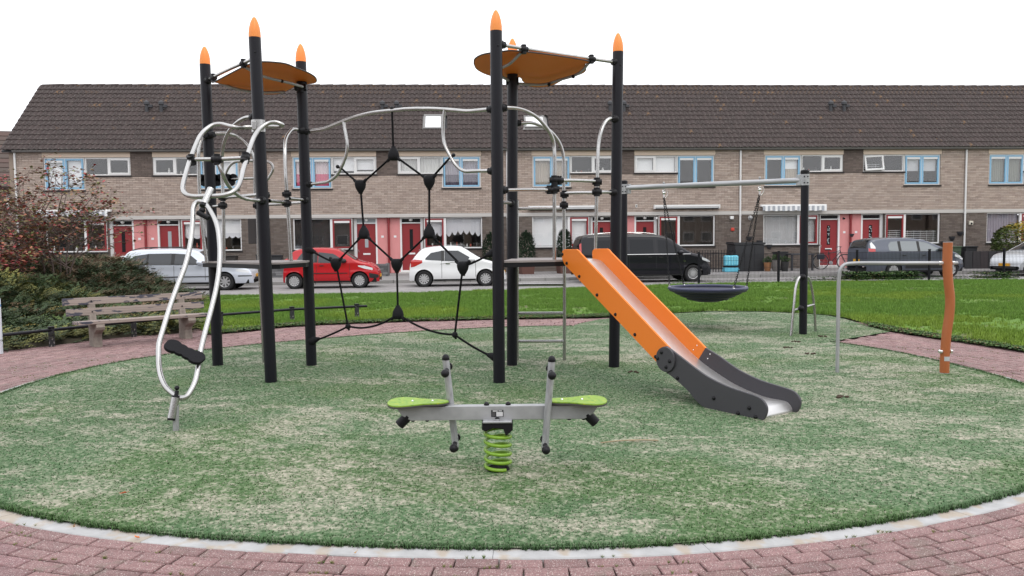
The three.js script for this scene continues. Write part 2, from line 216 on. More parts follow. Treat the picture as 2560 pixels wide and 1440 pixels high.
// red concrete pavers in rings round the pad
{
  const pave = thing('brick_paving', 'red concrete pavers laid in rings round the turf pad', 'paving'); pave.userData.kind = 'structure'; delete pave.userData.category;
  const pv = [0, 1, 2, 3, 4].map((k) => new THREE.MeshStandardMaterial({ roughness: 0.95, bumpMap: grainB, bumpScale: 0.003, map: tex(256, (u, v) => { const a = fbm(u * 6, v * 6, 4, 101 + k * 3, 6), n = vn(u * 90, v * 90, 131 + k, 90), m = vn(u * 60, v * 60, 151 + k, 60); let c = mixc([0.165, 0.092, 0.091], [0.25, 0.145, 0.142], a); const dk = [0.97, 0.86, 1.1, 0.78, 1.02][k]; c = c.map((q) => q * dk); c = mixc(c, [0.15, 0.12, 0.10], smooth(0.58, 0.78, fbm(u * 4, v * 4, 4, 171 + k, 4)) * 0.5); c = mixc(c, [0.07, 0.05, 0.05], smooth(0.66, 0.84, m) * 0.6); return mixc(c, [0.52, 0.46, 0.43], smooth(0.76, 0.86, n) * 0.8); }, true, 3.5, 3.5) }));
  const L = 0.213, W = 0.098, H = 0.05, ch = 0.005;
  const mk = (seed) => { // a paver with worn, chamfered arrises
    const r = rng(seed), j = () => (r() - 0.5) * 0.004, x = L / 2, z = W / 2, P = [];
    const c = [[-1, -1], [1, -1], [1, 1], [-1, 1]].map(([a, b]) => [a * x + j(), b * z + j(), a, b]);
    const t = c.map(([a, b, sa, sb]) => [a - sa * ch, 0, b - sb * ch]), m = c.map(([a, b]) => [a, -ch, b]), d = c.map(([a, b]) => [a, -H, b]);
    const q = (a, b, cc, e) => P.push([a, b, cc, e, [1, 1, 1]]); q(t[3], t[2], t[1], t[0]);
    for (let i = 0; i < 4; i++) { const k = (i + 1) % 4; q(t[i], t[k], m[k], m[i]); q(m[i], m[k], d[k], d[i]); }
    const g = leafGeo(P); g.deleteAttribute('color'); const p = g.attributes.position, uv = []; for (let i = 0; i < p.count; i++) uv.push(p.getX(i) + p.getY(i) + seed * 0.37, p.getZ(i) + p.getY(i) + seed * 0.61); g.setAttribute('uv', new THREE.Float32BufferAttribute(uv, 2)); return g;
  };
  const geos = [1, 2, 3, 4].map(mk), all = [], pr = rng(23);
  for (let row = 0; row < 27; row++) {
    let a = pr() * 0.04, len = 0;
    while (a < Math.PI * 2 - 0.02) {
      const base = rimr(a), r = base + 0.117 - 0.01 * smooth(-6.5, -9, TC[1] + base * Math.sin(a)) + row * 0.1085 + 0.054, x = TC[0] + r * Math.cos(a), z = TC[1] + r * Math.sin(a);
      const da = 0.02, r2 = rimr(a + da) - rimr(a - da), turn = Math.atan2(r2, r * 2 * da), a0 = a;
      a += (L + 0.009) / r;
      if (inside(LOBE, x, z) || inside(LAWN, x, z) || (x < -4 && inside(BED, x - 0.05, z)) || z > -1.2) continue;
      const dist = Math.hypot(x, z), w = [pr(), pr(), pr(), pr()];
      all.push({ dist, x, z, ang: -a0 - Math.PI / 2 + turn, w });
    }
  }
  const seen = (p) => (p.z < -3.62 && Math.abs(p.x) < -p.z * 0.67 ? 0 : 1); all.sort((p, q) => seen(p) - seen(q) || p.dist - q.dist);
  const rest = [];
  all.forEach((p, i) => {
    const y = -0.004 + (p.w[0] - 0.5) * 0.005, mx = mat4(p.x, y, p.z, (p.w[1] - 0.5) * 0.018, p.ang + (p.w[2] - 0.5) * 0.012, (p.w[3] - 0.5) * 0.014);
    if (i < 300) { const m = mesh('brick', geos[Math.floor(p.w[1] * 4)], pv[Math.floor(p.w[2] * 5)], pave); mx.decompose(m.position, m.quaternion, m.scale); }
    else { const k = 0.85 + 0.4 * p.w[3]; rest.push([mx, [k, k * (0.97 + 0.06 * p.w[0]), k * (0.97 + 0.05 * p.w[1])]]); }
  });
  instanced('bricks', geos[0], pv[0], rest, pave);
  // grass in the joints
  const T = [], tr = rng(31); for (let i = 0; i < 46; i++) { const p = all[Math.floor(tr() * 240)], a = tr() * 6.28; for (let k = 0; k < 6; k++) { const x = p.x + (tr() - 0.5) * 0.12 + 0.0, z = p.z + 0.06 * Math.sign(tr() - 0.5) + (tr() - 0.5) * 0.012; T.push([mat4(x, -0.006, z, 0, tr() * 6.28, 0, 0.9, 0.5 + 0.6 * tr()), [0.09 + 0.06 * tr(), 0.12 + 0.05 * tr(), 0.03]]); } }
  const P = []; for (let i = 0; i < 8; i++) { const b = i * 0.8; P.push([[-0.002, 0, 0.001 * i], [0.002, 0, 0.001 * i], [Math.cos(b) * 0.014, 0.018, Math.sin(b) * 0.014], [1, 1, 1]]); } const gg = leafGeo(P); gg.deleteAttribute('color');
  instanced('joint_grass', gg, new THREE.MeshStandardMaterial({ roughness: 0.9, side: THREE.DoubleSide }), T, scene); tag(scene.children.at(-1), 'small tufts of grass in the joints of the red pavers', 'grass', null, 'stuff');
}

// lawn
const lawnMap = tex(1024, (u, v) => { const x = u * 40, a = fbm(u * 24, v * 24, 5, 201, 24), b = fbm(u * 7, v * 7, 3, 205, 7), n = hash(u * 1024, v * 1024, 6); let c = mixc([0.060, 0.135, 0.012], [0.115, 0.215, 0.022], a * 0.6 + n * 0.4); c = mixc(c, [0.13, 0.17, 0.035], smooth(0.5, 0.75, b) * 0.6); return mixc(c, [0.10, 0.075, 0.05], smooth(0.62, 0.74, fbm(u * 40, v * 40, 3, 209, 40)) * 0.8); }, true, 1 / 12, 1 / 12);
structure('lawn', sheet(LAWN, 0.012), new THREE.MeshStandardMaterial({ map: lawnMap, roughness: 1, bumpMap: coarseB, bumpScale: 0.03 }));
{
  const r = rng(211), P = []; for (let i = 0; i < 9; i++) { const a = i * 0.9 + r(), d = 0.04 * r(), x = Math.cos(a * 2.3) * d, z = Math.sin(a * 2.3) * d, h = 0.035 + 0.035 * r(), l = 0.02 + 0.025 * r(), w = 0.0045; P.push([[x - w * Math.sin(a), 0, z + w * Math.cos(a)], [x + w * Math.sin(a), 0, z - w * Math.cos(a)], [x + Math.cos(a) * l, h, z + Math.sin(a) * l], [1, 1, 1]]); }
  const g = leafGeo(P); g.deleteAttribute('color');
  const list = []; let t = 0;
  while (list.length < 105000 && t++ < 600000) {
    const z = -9 - 19.2 * r(), x = -9.5 + 31 * r(); if (!inside(LAWN, x, z) || Math.abs(x) > -z * 0.72 + 1.5) continue;
    const bare = fbm(x * 1.3, z * 1.3, 3, 215); if (bare > 0.60 && r() < 0.85) continue;
    const e = inside(LAWN, x, z + 0.22) ? 0 : 1, y = fbm(x * 0.35, z * 0.35, 3, 217), k = 0.75 + 0.5 * r(), yel = smooth(0.45, 0.7, y);
    list.push([mat4(x, 0.008, z, 0, r() * 6.28, 0, 1 + e * 0.35 * r(), (0.7 + 0.7 * r()) * (e ? 1.5 : 1)), [k * lerp(0.098, 0.15, yel), k * lerp(0.195, 0.232, yel), k * 0.018]]);
  }
  instanced('grass', g, new THREE.MeshPhysicalMaterial({ roughness: 0.8, side: THREE.DoubleSide }), list, scene); tag(scene.children.at(-1), 'short bright green lawn grass between playground and street', 'grass', null, 'stuff');
  // rough low weeds along the near edge of the lawn
  const W = [], wg = leafGeo(Array.from({ length: 10 }, (_, i) => { const a = i * 2.4, d = 0.02 + 0.05 * r(), y = 0.015 + 0.05 * r(), s = 0.018 + 0.012 * r(), x = Math.cos(a) * d, z = Math.sin(a) * d; return [[x, y, z], [x + s * Math.cos(a + 0.7), y + 0.006, z + s * Math.sin(a + 0.7)], [x + 1.5 * s * Math.cos(a), y - 0.004, z + 1.5 * s * Math.sin(a)], [x + s * Math.cos(a - 0.7), y + 0.006, z + s * Math.sin(a - 0.7)], [1, 1, 1]]; })); wg.deleteAttribute('color');
  const near = LAWN.slice(0, 8).concat([]), edge2 = LAWN.slice(14, 20);
  const along = (line, n, off, wdt) => { for (let i = 0; i < n; i++) { const k = Math.floor(r() * (line.length - 1)), q = r(), x = lerp(line[k][0], line[k + 1][0], q), z = lerp(line[k][1], line[k + 1][1], q) - off - wdt * r() * r(); const kk = 0.6 + 0.6 * r(); W.push([mat4(x, 0.0, z, 0, r() * 6.28, 0, 0.8 + 0.8 * r(), 0.7 + 0.7 * r()), r() < 0.2 ? [0.15 * kk, 0.11 * kk, 0.05] : [0.08 * kk, 0.15 * kk, 0.035]]); } };
  along(near, 1900, -0.03, 0.45); along(edge2, 900, -0.05, 0.5);
  instanced('lawn_weeds', wg, new THREE.MeshStandardMaterial({ roughness: 0.85, side: THREE.DoubleSide }), W, scene); tag(scene.children.at(-1), 'low leafy weeds along the near edge of the lawn', 'weeds', null, 'stuff');
}

// street, kerb and pavement
const RA = 6.5 * Math.PI / 180, kerbZ = (x) => -30.6 - 0.114 * x;
const tileMapF = (n, tone, seed) => tex(512, (u, v) => { const row = Math.floor(v * 32), cx = u * 16 + (row % 2) * 0.5, k = hash(Math.floor(cx), row, seed), j = Math.min(cx % 1, 1 - cx % 1) < 0.02 || Math.min((v * 32) % 1, 1 - (v * 32) % 1) < 0.05 ? 0.55 : 1, a = fbm(u * 8, v * 8, 4, seed, 8); const q = tone * (0.75 + 0.3 * k + 0.35 * (a - 0.5)) * j; return [q * 1.03, q * 0.98, q * 0.97]; }, true, n, n);
structure('road', sheet([[-60, -23], [-9.5, -23.2], [-3.45, -23.6], [1.85, -25.2], [5.9, -26.7], [10.4, -27.4], [18.5, -27.7], [60, -27.7], [60, kerbZ(60)], [-60, kerbZ(-60)]], -0.015), new THREE.MeshStandardMaterial({ map: tileMapF(0.3, 0.27, 301), roughness: 0.95, bumpMap: coarseB, bumpScale: 0.01 }));
structure('pavement', sheet([[-60, kerbZ(-60) - 0.16], [60, kerbZ(60) - 0.16], [60, -52], [-60, -52]], 0.11), new THREE.MeshStandardMaterial({ map: tileMapF(0.22, 0.25, 303), roughness: 0.95 }));
{
  const kerb = thing('kerb', 'grey concrete kerb along the far side of the street', 'kerb'); kerb.userData.kind = 'structure'; delete kerb.userData.category;
  const km = [0.22, 0.26, 0.30].map((k) => M(k, k * 0.98, k * 0.95, 0.95, { bumpMap: grainB, bumpScale: 0.003 })), kg = new RoundedBoxGeometry(0.985, 0.28, 0.16, 2, 0.02), r = rng(307);
  for (let x = -26; x < 27; x += 0.9936) { const m = mesh('kerb_stone', kg, km[Math.floor(r() * 3)], kerb); m.position.set(x, -0.02 + (r() - 0.5) * 0.008, kerbZ(x) - 0.08); m.rotation.y = Math.atan(0.114); }
}

// ---------------------------------------------------------------- the terrace
const FA = 3.2 * Math.PI / 180, FZ = -37, HW = 5.66;
const facade = (u, out = 0) => [u * Math.cos(FA) + out * Math.sin(FA), 0, FZ - u * Math.sin(FA) + out * Math.cos(FA)];
const H = {
  mortar: M(0.13, 0.11, 0.10, 1), mortarD: M(0.13, 0.12, 0.11, 1), white: M(0.72, 0.72, 0.72, 0.45), blue: M(0.23, 0.43, 0.61, 0.45), red: M(0.24, 0.018, 0.022, 0.4), redPipe: M(0.22, 0.016, 0.02, 0.35),
  pink: new THREE.MeshStandardMaterial({ roughness: 0.8, map: tex(256, (u, v) => { const a = fbm(u * 6, v * 6, 5, 401, 6); return mixc([0.56, 0.22, 0.22], [0.64, 0.27, 0.265], a); }) }),
  fascia: M(0.62, 0.50, 0.40, 0.6), band: new THREE.MeshStandardMaterial({ roughness: 0.85, map: tex(256, (u, v) => { const a = fbm(u * 5, v * 5, 5, 405, 5); return mixc([0.42, 0.40, 0.38], [0.56, 0.54, 0.52], a); }, true, 0.5, 0.5) }),
  sill: M(0.035, 0.03, 0.03, 0.55), gutter: M(0.20, 0.195, 0.19, 0.5), pipe: M(0.66, 0.66, 0.66, 0.5), room: M(0.11, 0.10, 0.09, 0.9), lead: M(0.035, 0.036, 0.042, 0.6),
  glass: new THREE.MeshPhysicalMaterial({ color: 0xffffff, transmission: 1, roughness: 0.02, thickness: 0, ior: 1.62, specularIntensity: 1 }),
  frost: M(0.33, 0.36, 0.38, 0.35), darkGlass: M(0.012, 0.014, 0.017, 0.08, { physical: true, specularIntensity: 1 }),
  sheer: M(0.62, 0.62, 0.60, 0.9, { physical: true, transmission: 0.12, side: THREE.DoubleSide }), roller: M(0.74, 0.75, 0.76, 0.8), rollerGrey: M(0.45, 0.46, 0.48, 0.8),
  pinkC: M(0.55, 0.08, 0.17, 0.9), paleC: M(0.62, 0.52, 0.54, 0.9), purple: M(0.08, 0.065, 0.10, 0.9), greyC: M(0.30, 0.28, 0.33, 0.9), beige: M(0.42, 0.37, 0.31, 0.9), olive: M(0.20, 0.21, 0.18, 0.9), lace: M(0.62, 0.63, 0.66, 0.9), blackC: M(0.02, 0.02, 0.022, 0.7), slatW: M(0.72, 0.73, 0.74, 0.5), slatD: M(0.06, 0.055, 0.05, 0.5),
};
const brickGeo = new THREE.BoxGeometry(1, 1, 1);
const brickMat = new THREE.MeshStandardMaterial({ roughness: 0.95, bumpMap: grainB, bumpScale: 0.01 });
const BR = rng(501), BL = 0.29, BH = 0.082;
function brickwork(rects, holes, z, pal, list) { // real bricks, cut where they meet an opening
  const [x0, x1, y0, y1] = rects; let row = 0;
  for (let y = y0; y < y1 - 0.02; y += BH, row++) {
    const hh = Math.min(BH - 0.012, y1 - y), yc = y + hh / 2;
    let cuts = [[x0, x1]]; for (const [a, b, c, d] of holes) if (yc > c && yc < d) cuts = cuts.flatMap(([p, q]) => (b <= p || a >= q ? [[p, q]] : [[p, a], [b, q]].filter(([m, n]) => n - m > 0.03)));
    for (const [p, q] of cuts) for (let x = Math.floor(p / BL) * BL - (row % 2) * BL / 2; x < q; x += BL) {
      const a = Math.max(x, p), b = Math.min(x + BL - 0.012, q); if (b - a < 0.03) continue;
      const t = BR(), k = 0.92 + 0.16 * BR(), c = pal[Math.floor(t * pal.length)];
      list.push([mat4((a + b) / 2, yc, z - 0.02 + 0.003 * BR(), 0, 0, 0, b - a, hh, 0.055), [c[0] * k, c[1] * k, c[2] * k]]);
    }
  }
}
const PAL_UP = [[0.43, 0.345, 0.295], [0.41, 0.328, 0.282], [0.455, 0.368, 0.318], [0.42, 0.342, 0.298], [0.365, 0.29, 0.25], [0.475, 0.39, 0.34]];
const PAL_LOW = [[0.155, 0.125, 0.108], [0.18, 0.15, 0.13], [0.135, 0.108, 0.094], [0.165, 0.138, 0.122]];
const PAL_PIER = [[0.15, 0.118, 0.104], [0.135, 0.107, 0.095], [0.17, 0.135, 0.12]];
// roof tiles
const TW = HW / 24, ROWS = 14, EAVE = 5.96, RIDGE = 9.55, ZE = 0.27, ZR = -3.3, SLOPE = Math.atan2(RIDGE - EAVE, ZE - ZR), TL = Math.hypot(RIDGE - EAVE, ZE - ZR) / ROWS;
const tileGeo = (() => { // one wave of a concrete pantile, nose towards -z after tilt
  const n = 7, pos = [], idx = [], L = TL + 0.05, w = TW * 1.02, prof = (t) => 0.044 * (0.5 - 0.5 * Math.cos(t * Math.PI * 2)) ** 0.8 + 0.004;
  for (let i = 0; i <= n; i++) { const t = i / n, x = (t - 0.5) * w, y = prof(t); pos.push(x, y + 0.034, 0, x, y, -L, x, y - 0.004, 0.0015); }
  for (let i = 0; i < n; i++) { const p = i * 3; idx.push(p, p + 3, p + 1, p + 1, p + 3, p + 4, p, p + 2, p + 3, p + 3, p + 2, p + 5); }
  const g = new THREE.BufferGeometry(); g.setAttribute('position', new THREE.Float32BufferAttribute(pos, 3)); g.setIndex(idx); const q = g.toNonIndexed(); q.computeVertexNormals();
  const p = q.attributes.position, uv = []; for (let i = 0; i < p.count; i++) uv.push(p.getX(i) * 2, p.getZ(i) * 2); q.setAttribute('uv', new THREE.Float32BufferAttribute(uv, 2)); return q;
})();
const tileMats = [0, 1, 2, 3, 4, 5].map((k) => new THREE.MeshStandardMaterial({ roughness: 0.9, map: tex(128, (u, v) => {
  const a = fbm(u * 6, v * 6, 4, 601 + k * 7, 6), n = hash(u * 128, v * 128, 61 + k); let c = mixc([0.026, 0.0185, 0.0175], [0.057, 0.041, 0.039], a * 0.75 + n * 0.25); const q = [1, 1.14, 0.88, 1.06, 1, 1][k]; c = c.map((x) => x * q);
  c = mixc(c, [0.15, 0.135, 0.12], smooth(0.66, 0.8, fbm(u * 9, v * 9, 3, 641 + k, 9)) * 0.7);
  if (k >= 4) c = mixc(c, [0.16, 0.09, 0.04], smooth(k === 4 ? 0.60 : 0.54, 0.74, fbm(u * 4, v * 4, 4, 661 + k, 4)) * 0.85); return c; }) }));
const ridgeGeo = (() => { const g = new THREE.CylinderGeometry(0.115, 0.125, 0.35, 10, 1, false, -Math.PI * 0.5, Math.PI); g.rotateZ(Math.PI / 2); g.rotateX(-Math.PI / 2); return g; })();
const RT = rng(677);

const prismX = (prof, x0, x1) => { const g = new THREE.ExtrudeGeometry(new THREE.Shape(prof.map((q) => new THREE.Vector2(...q))), { depth: x1 - x0, bevelEnabled: false }); g.rotateY(-Math.PI / 2); g.translate(x1, 0, 0); return g; };
function drape(w, h, folds, depth, x, y, z) { // a hanging cloth with folds
  const g = new THREE.PlaneGeometry(w, h, Math.max(8, folds * 6), 1), p = g.attributes.position; for (let i = 0; i < p.count; i++) p.setZ(i, depth * Math.sin((p.getX(i) / w + 0.5) * folds * Math.PI * 2 + 0.6 * Math.sin(p.getX(i) * 5))); g.computeVertexNormals(); g.translate(x, y, z); return g;
}
function dressing(kind, x0, x1, y0, y1, z, parent) { // what hangs behind a pane
  const w = x1 - x0, h = y1 - y0, cx = (x0 + x1) / 2, b = new B();
  const cloth = (mat, a, c, top, bot, folds, name = 'curtain') => mesh(name, drape((c - a) * w, (top - bot) * h, folds, 0.025, x0 + (a + c) / 2 * w, y0 + (top + bot) / 2 * h, z), mat, parent);
  if (kind === 'sheer') cloth(H.sheer, 0, 1, 1, 0, 7);
  else if (kind === 'roller') b.span(x0, x1, y0 + 0.01, y1, z, z + 0.006).build('roller_blind', H.roller, parent);
  else if (kind === 'rollerLow') b.span(x0, x1, y0 + 0.16 * h, y1, z, z + 0.006).build('roller_blind', H.roller, parent);
  else if (kind === 'half') b.span(x0, x1, y0 + 0.5 * h, y1, z, z + 0.006).build('roller_blind', H.rollerGrey, parent);
  else if (kind === 'pink') { cloth(H.paleC, 0, 1, 1, 0.5, 6); cloth(H.pinkC, 0, 1, 0.5, 0, 6); }
  else if (kind === 'purple') { cloth(H.greyC, 0, 1, 1, 0.45, 5); cloth(H.purple, 0, 1, 0.45, 0, 5); }
  else if (kind === 'beige') cloth(H.beige, 0, 1, 1, 0, 8);
  else if (kind === 'olive') cloth(H.olive, 0, 1, 1, 0, 7);
  else if (kind === 'beigeSide') { b.span(x0, x1, y0 + 0.62 * h, y1, z, z + 0.006).build('roller_blind', H.roller, parent); cloth(H.beige, 0, 1, 0.62, 0, 7); }
  else if (kind === 'lace') { // valance with a scalloped hem
    const n = Math.max(3, Math.round(w / 0.28)), pts = [[x0, y1], [x1, y1]]; for (let i = n * 6; i >= 0; i--) { const t = i / (n * 6), s = Math.abs(Math.sin(t * n * Math.PI)); pts.push([x0 + t * w, y0 + h * (0.34 + 0.14 * (1 - s) + 0.1 * Math.sin(t * Math.PI))]); }
    b.extrude(pts, 0.004, 0, [0, 0, z]); b.build('lace_valance', H.lace, parent); const f = new B(); for (let i = 0; i < n * 5; i++) f.box(0.008, h * 0.5, 0.012, x0 + (i + 0.5) / (n * 5) * w, y1 - h * 0.25, z + 0.012); f.build('lace_fold', H.lace, parent);
  } else if (kind === 'cafe') { b.span(x0, x1, y0 + 0.55 * h, y1, z, z + 0.006).build('roller_blind', H.roller, parent); const n = Math.max(2, Math.round(w / 0.3)), pts = [[x0, y0 + 0.56 * h], [x1, y0 + 0.56 * h]]; for (let i = n * 6; i >= 0; i--) { const t = i / (n * 6); pts.push([x0 + t * w, y0 + h * (0.46 - 0.08 * Math.abs(Math.sin(t * n * Math.PI)))]); } new B().extrude(pts, 0.004, 0, [0, 0, z + 0.01]).build('lace_valance', H.lace, parent); }
  else if (kind === 'slatW' || kind === 'slatD' || kind === 'slatLow' || kind === 'slatB') {
    const n = Math.round(h / (kind === 'slatLow' ? 0.095 : 0.05)), m = kind === 'slatD' ? H.slatD : kind === 'slatB' ? H.blackC : H.slatW, top = kind === 'slatLow' ? 0.42 : 1;
    for (let i = 0; i < n * top; i++) b.box(w, 0.004, 0.045, cx, y0 + (i + 0.5) / n * h, z, [kind === 'slatW' ? 0.75 : kind === 'slatB' ? 1.1 : 0.35, 0, 0]);
    for (let i = 0; i < Math.max(2, w / 0.4); i++) b.box(0.012, h * top, 0.003, x0 + (i + 0.5) / Math.max(2, Math.ceil(w / 0.4)) * w, y0 + h * top / 2, z + 0.024); b.build('blind_slats', m, parent);
  } else if (kind === 'grey') cloth(H.greyC, 0, 1, 1, 0, 12);
}
const RN = rng(811);
function knick(parent, x0, x1, y, z, n, mats) { // pots and figures on an inside sill
  for (let i = 0; i < n; i++) { const x = lerp(x0, x1, (i + 0.5 + 0.5 * (RN() - 0.5)) / n), h = 0.10 + 0.14 * RN(), r = 0.03 + 0.03 * RN(); new B().lathe([[0, 0], [r * 0.7, 0], [r, h * 0.45], [r * 0.5, h * 0.7], [r * 0.6, h], [0, h]], 10, [x, y, z]).build('ornament', mats[i % mats.length], parent); }
}
const ORN = [M(0.6, 0.6, 0.58, 0.5), M(0.35, 0.06, 0.03, 0.6), M(0.1, 0.09, 0.09, 0.6)];

function house(c, s, name, label, o) {
  const p = facade(c), g = thing(name, label, 'house', p, FA, 'houses of the brick terrace');
  const X = (a, b) => [Math.min(s * a, s * b), Math.max(s * a, s * b)];
  const D = (a, b, y0, y1) => [...X(a, b), y0, y1];
  const holes = { big: D(1.68, 4.46, 1.27, 2.76), blue: D(2.58, 4.42, 4.14, 5.64), wht: D(0.50, 2.58, 4.81, 5.64), door: D(0, 1.64, 0, 2.76) };
  // walls: mortar backing with real openings, bricks on its face
  const [wx0, wx1] = X(0, HW);
  const wall = new B();
  const shp = (r, hs) => wall.extrude(rect(...r), 0.24, 0, [0, 0, -0.27], null, hs.map((h) => rect(...h)));
  shp([...X(1.64, HW), 0.0, 2.76], [[...X(1.68, 4.46), 1.27, 2.74]]);
  shp([wx0, wx1, 2.76, 5.98], [[...X(2.58, 4.42), 4.14, 5.64], [...X(0.5, 2.575), 4.81, 5.64]]);
  wall.span(...X(HW - 0.12, HW - 0.002), 0, 5.9, -6.6, -0.28).span(wx0, wx1, 0, 5.9, -6.7, -6.5);
  const W = wall.build('wall', H.mortar, g), list = [];
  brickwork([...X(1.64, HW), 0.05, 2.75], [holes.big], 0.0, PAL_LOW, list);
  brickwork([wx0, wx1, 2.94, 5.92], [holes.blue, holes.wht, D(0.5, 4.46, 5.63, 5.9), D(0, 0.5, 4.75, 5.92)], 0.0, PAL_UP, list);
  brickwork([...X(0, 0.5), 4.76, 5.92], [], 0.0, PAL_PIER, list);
  instanced('bricks', brickGeo, brickMat, list, W);
  new B().span(wx0, wx1, 0.1, 2.7, -2.6, -2.5).span(wx0, wx1, 3.0, 5.9, -2.6, -2.5).span(wx0, wx1, 2.78, 2.92, -6.5, -0.3).build('interior_wall', H.room, g);
  new B().span(wx0 + 0.001, wx1 - 0.001, 2.765, 2.93, -0.26, 0.035).build('floor_band', H.band, g);
  new B().span(...X(0.5, 4.46), 5.645, 5.885, -0.05, 0.012).build('fascia_panel', H.fascia, g);
  // window helper
  const win = (nm, r, frameMat, panes, sillY, z = -0.08) => {
    const [x0, x1, y0, y1] = r, t = 0.055, f = new B().span(x0, x1, y1 - t, y1, z - 0.05, z + 0.03).span(x0, x1, y0, y0 + t, z - 0.05, z + 0.03).span(x0, x0 + t, y0 + t, y1 - t, z - 0.05, z + 0.03).span(x1 - t, x1, y0 + t, y1 - t, z - 0.05, z + 0.03);
    for (const q of panes) if (q.post) { const [a, b] = q.post; f.span(a, b, y0 + t, y1 - t, z - 0.05, z + 0.03); }
    const F = f.build(nm, frameMat, g);
    for (const q of panes) if (q.r) {
      let [a, b, c, d] = q.r, par = F, zz = z + 0.012;
      if (q.sash) { const k = 0.075, m = new B().span(a, b, d - k, d, zz - 0.04, zz + 0.035).span(a, b, c, c + k, zz - 0.04, zz + 0.035).span(a, a + k, c + k, d - k, zz - 0.04, zz + 0.035).span(b - k, b, c + k, d - k, zz - 0.04, zz + 0.035); const S = m.build('sash', q.sash, F); if (q.vent) new B().span(a + k, b - k, d - k - 0.10, d - k, zz - 0.02, zz + 0.03).build('vent_strip', H.white, F); a += k; b -= k; c += k; d -= k + (q.vent ? 0.10 : 0);
        if (q.open) { S.geometry.translate(-(a + b) / 2, -(d + k), -zz); S.geometry.rotateX(-0.16); S.geometry.rotateZ(0.05); S.geometry.translate((a + b) / 2, d + k, zz + 0.02); } }
      const P = new B().span(a, b, c, d, zz - 0.004, zz + 0.002).build('pane', H.glass, F);
      if (q.open) { P.geometry.translate(-(a + b) / 2, -d, -zz); P.geometry.rotateX(-0.16); P.geometry.rotateZ(0.05); P.geometry.translate((a + b) / 2, d, zz + 0.03); }
      if (q.in) dressing(q.in, a, b, c, d, zz - 0.14, F);
      if (q.items) knick(F, a + 0.05, b - 0.05, c, zz - 0.2, q.items, ORN);
    }
    const sl = new B(); sl.span(x0 - 0.04, x1 + 0.04, sillY - 0.075, sillY, -0.1, 0.055); const n = Math.round((x1 - x0) / 0.11); for (let i = 0; i < n; i++) sl.box(0.10, 0.05, 0.05, x0 + (i + 0.5) / n * (x1 - x0), sillY - 0.035, 0.045, [0.5, 0, 0]); sl.build('sill', H.sill, F);
    return F;
  };
  win('window', holes.blue, H.white, [{ r: D(2.66, 3.47, 4.20, 5.585), sash: H.blue, vent: o.blueVent !== 0, in: o.blue[1] }, { post: X(3.47, 3.50) }, { r: D(3.50, 4.36, 4.20, 5.585), sash: H.blue, vent: true, in: o.blue[0] }], 4.14);
  win('window', holes.wht, H.white, [{ r: D(0.56, 1.50, 4.865, 5.585), sash: H.white, in: o.white[1], items: o.wi, open: o.open }, { post: X(1.50, 1.56) }, { r: D(1.56, 2.52, 4.865, 5.585), in: o.white[0], items: o.wi ? 3 : 0 }], 4.81);
  const bigF = win('living_room_window', holes.big, H.white, [{ r: D(2.74, 4.40, 1.33, 2.70), in: o.big, items: o.bi }, { post: X(2.62, 2.74) }, { r: D(1.745, 2.62, 1.33, 2.70), sash: H.red, vent: true, in: o.redIn ?? o.big, items: o.bi ? 2 : 0 }], 1.27);
  // porch: door set back in a pink painted niche
  new B().span(...X(0, 0.54), 0.12, 2.76, -0.34, -0.20).span(...X(0, 1.7), 0.1, 2.9, -0.55, -0.45).build('pink_panel', H.pink, g);
  const fr = new B(); fr.span(...X(0.54, 0.62), 0.16, 2.76, -0.34, -0.18).span(...X(1.51, 1.64), 0.16, 2.76, -0.34, -0.18).span(...X(0.62, 1.51), 2.48, 2.53, -0.34, -0.2).span(...X(0.62, 1.51), 2.70, 2.76, -0.34, -0.2).span(...X(0.62, 1.51), 0.16, 0.24, -0.34, -0.2); fr.build('door_frame', H.white, g);
  new B().span(...X(0.62, 1.51), 2.53, 2.70, -0.30, -0.29).build('transom_pane', o.transom ? H.frost : H.darkGlass, g);
  const [dx0, dx1] = X(0.625, 1.505), dm = (dx0 + dx1) / 2, door = new B().span(dx0, dx1, 0.24, 2.475, -0.32, -0.27).build('door', H.red, g);
  const dg = o.doorGlass || 'narrow', gw = 0.08, gy = dg === 'small' ? [1.35, 1.75] : [1.25, 2.2];
  new B().span(dm - gw, dm + gw, gy[0], gy[1], -0.268, -0.262).build('door_pane', dg === 'frost' || dg === 'small' ? H.frost : H.darkGlass, door);
  if (dg === 'leaf') { const b = new B(); for (let i = 0; i < 22; i++) b.box(0.035 + 0.03 * RN(), 0.02 + 0.03 * RN(), 0.002, dm + (RN() - 0.5) * 0.13, gy[0] + 0.04 + RN() * (gy[1] - gy[0] - 0.08), -0.259 + 0.0001 * i, [0, 0, RN() * 3]); b.build('glass_pattern', H.frost, door); }
  new B().span(dm - 0.17, dm + 0.17, 1.0, 1.08, -0.266, -0.255).build('letter_slot', H.white, door);
  new B().rbox(0.03, 0.12, 0.03, 0.008, s > 0 ? dx1 - 0.06 : dx0 + 0.06, 1.18, -0.25).build('door_handle', MAT.chrome, door);
  new B().span(...X(0.5, 1.7), 0.02, 0.17, -0.42, 0.25).build('door_step', H.band, g);
  if (o.lamp !== 0) { if (o.lamp === 'camera') new B().rbox(0.12, 0.12, 0.16, 0.02, s * 1.62, 2.63, -0.1).build('camera_box', H.white, g); new B().ball(0.085, s * 1.05, 2.66, -0.2).build('porch_lamp', M(0.75, 0.75, 0.73, 0.3), g); }
  if (o.plate !== 0) new B().rbox(0.12, 0.10, 0.012, 0.004, s * 0.30, 1.86, -0.194).build('number_plate', H.white, g);
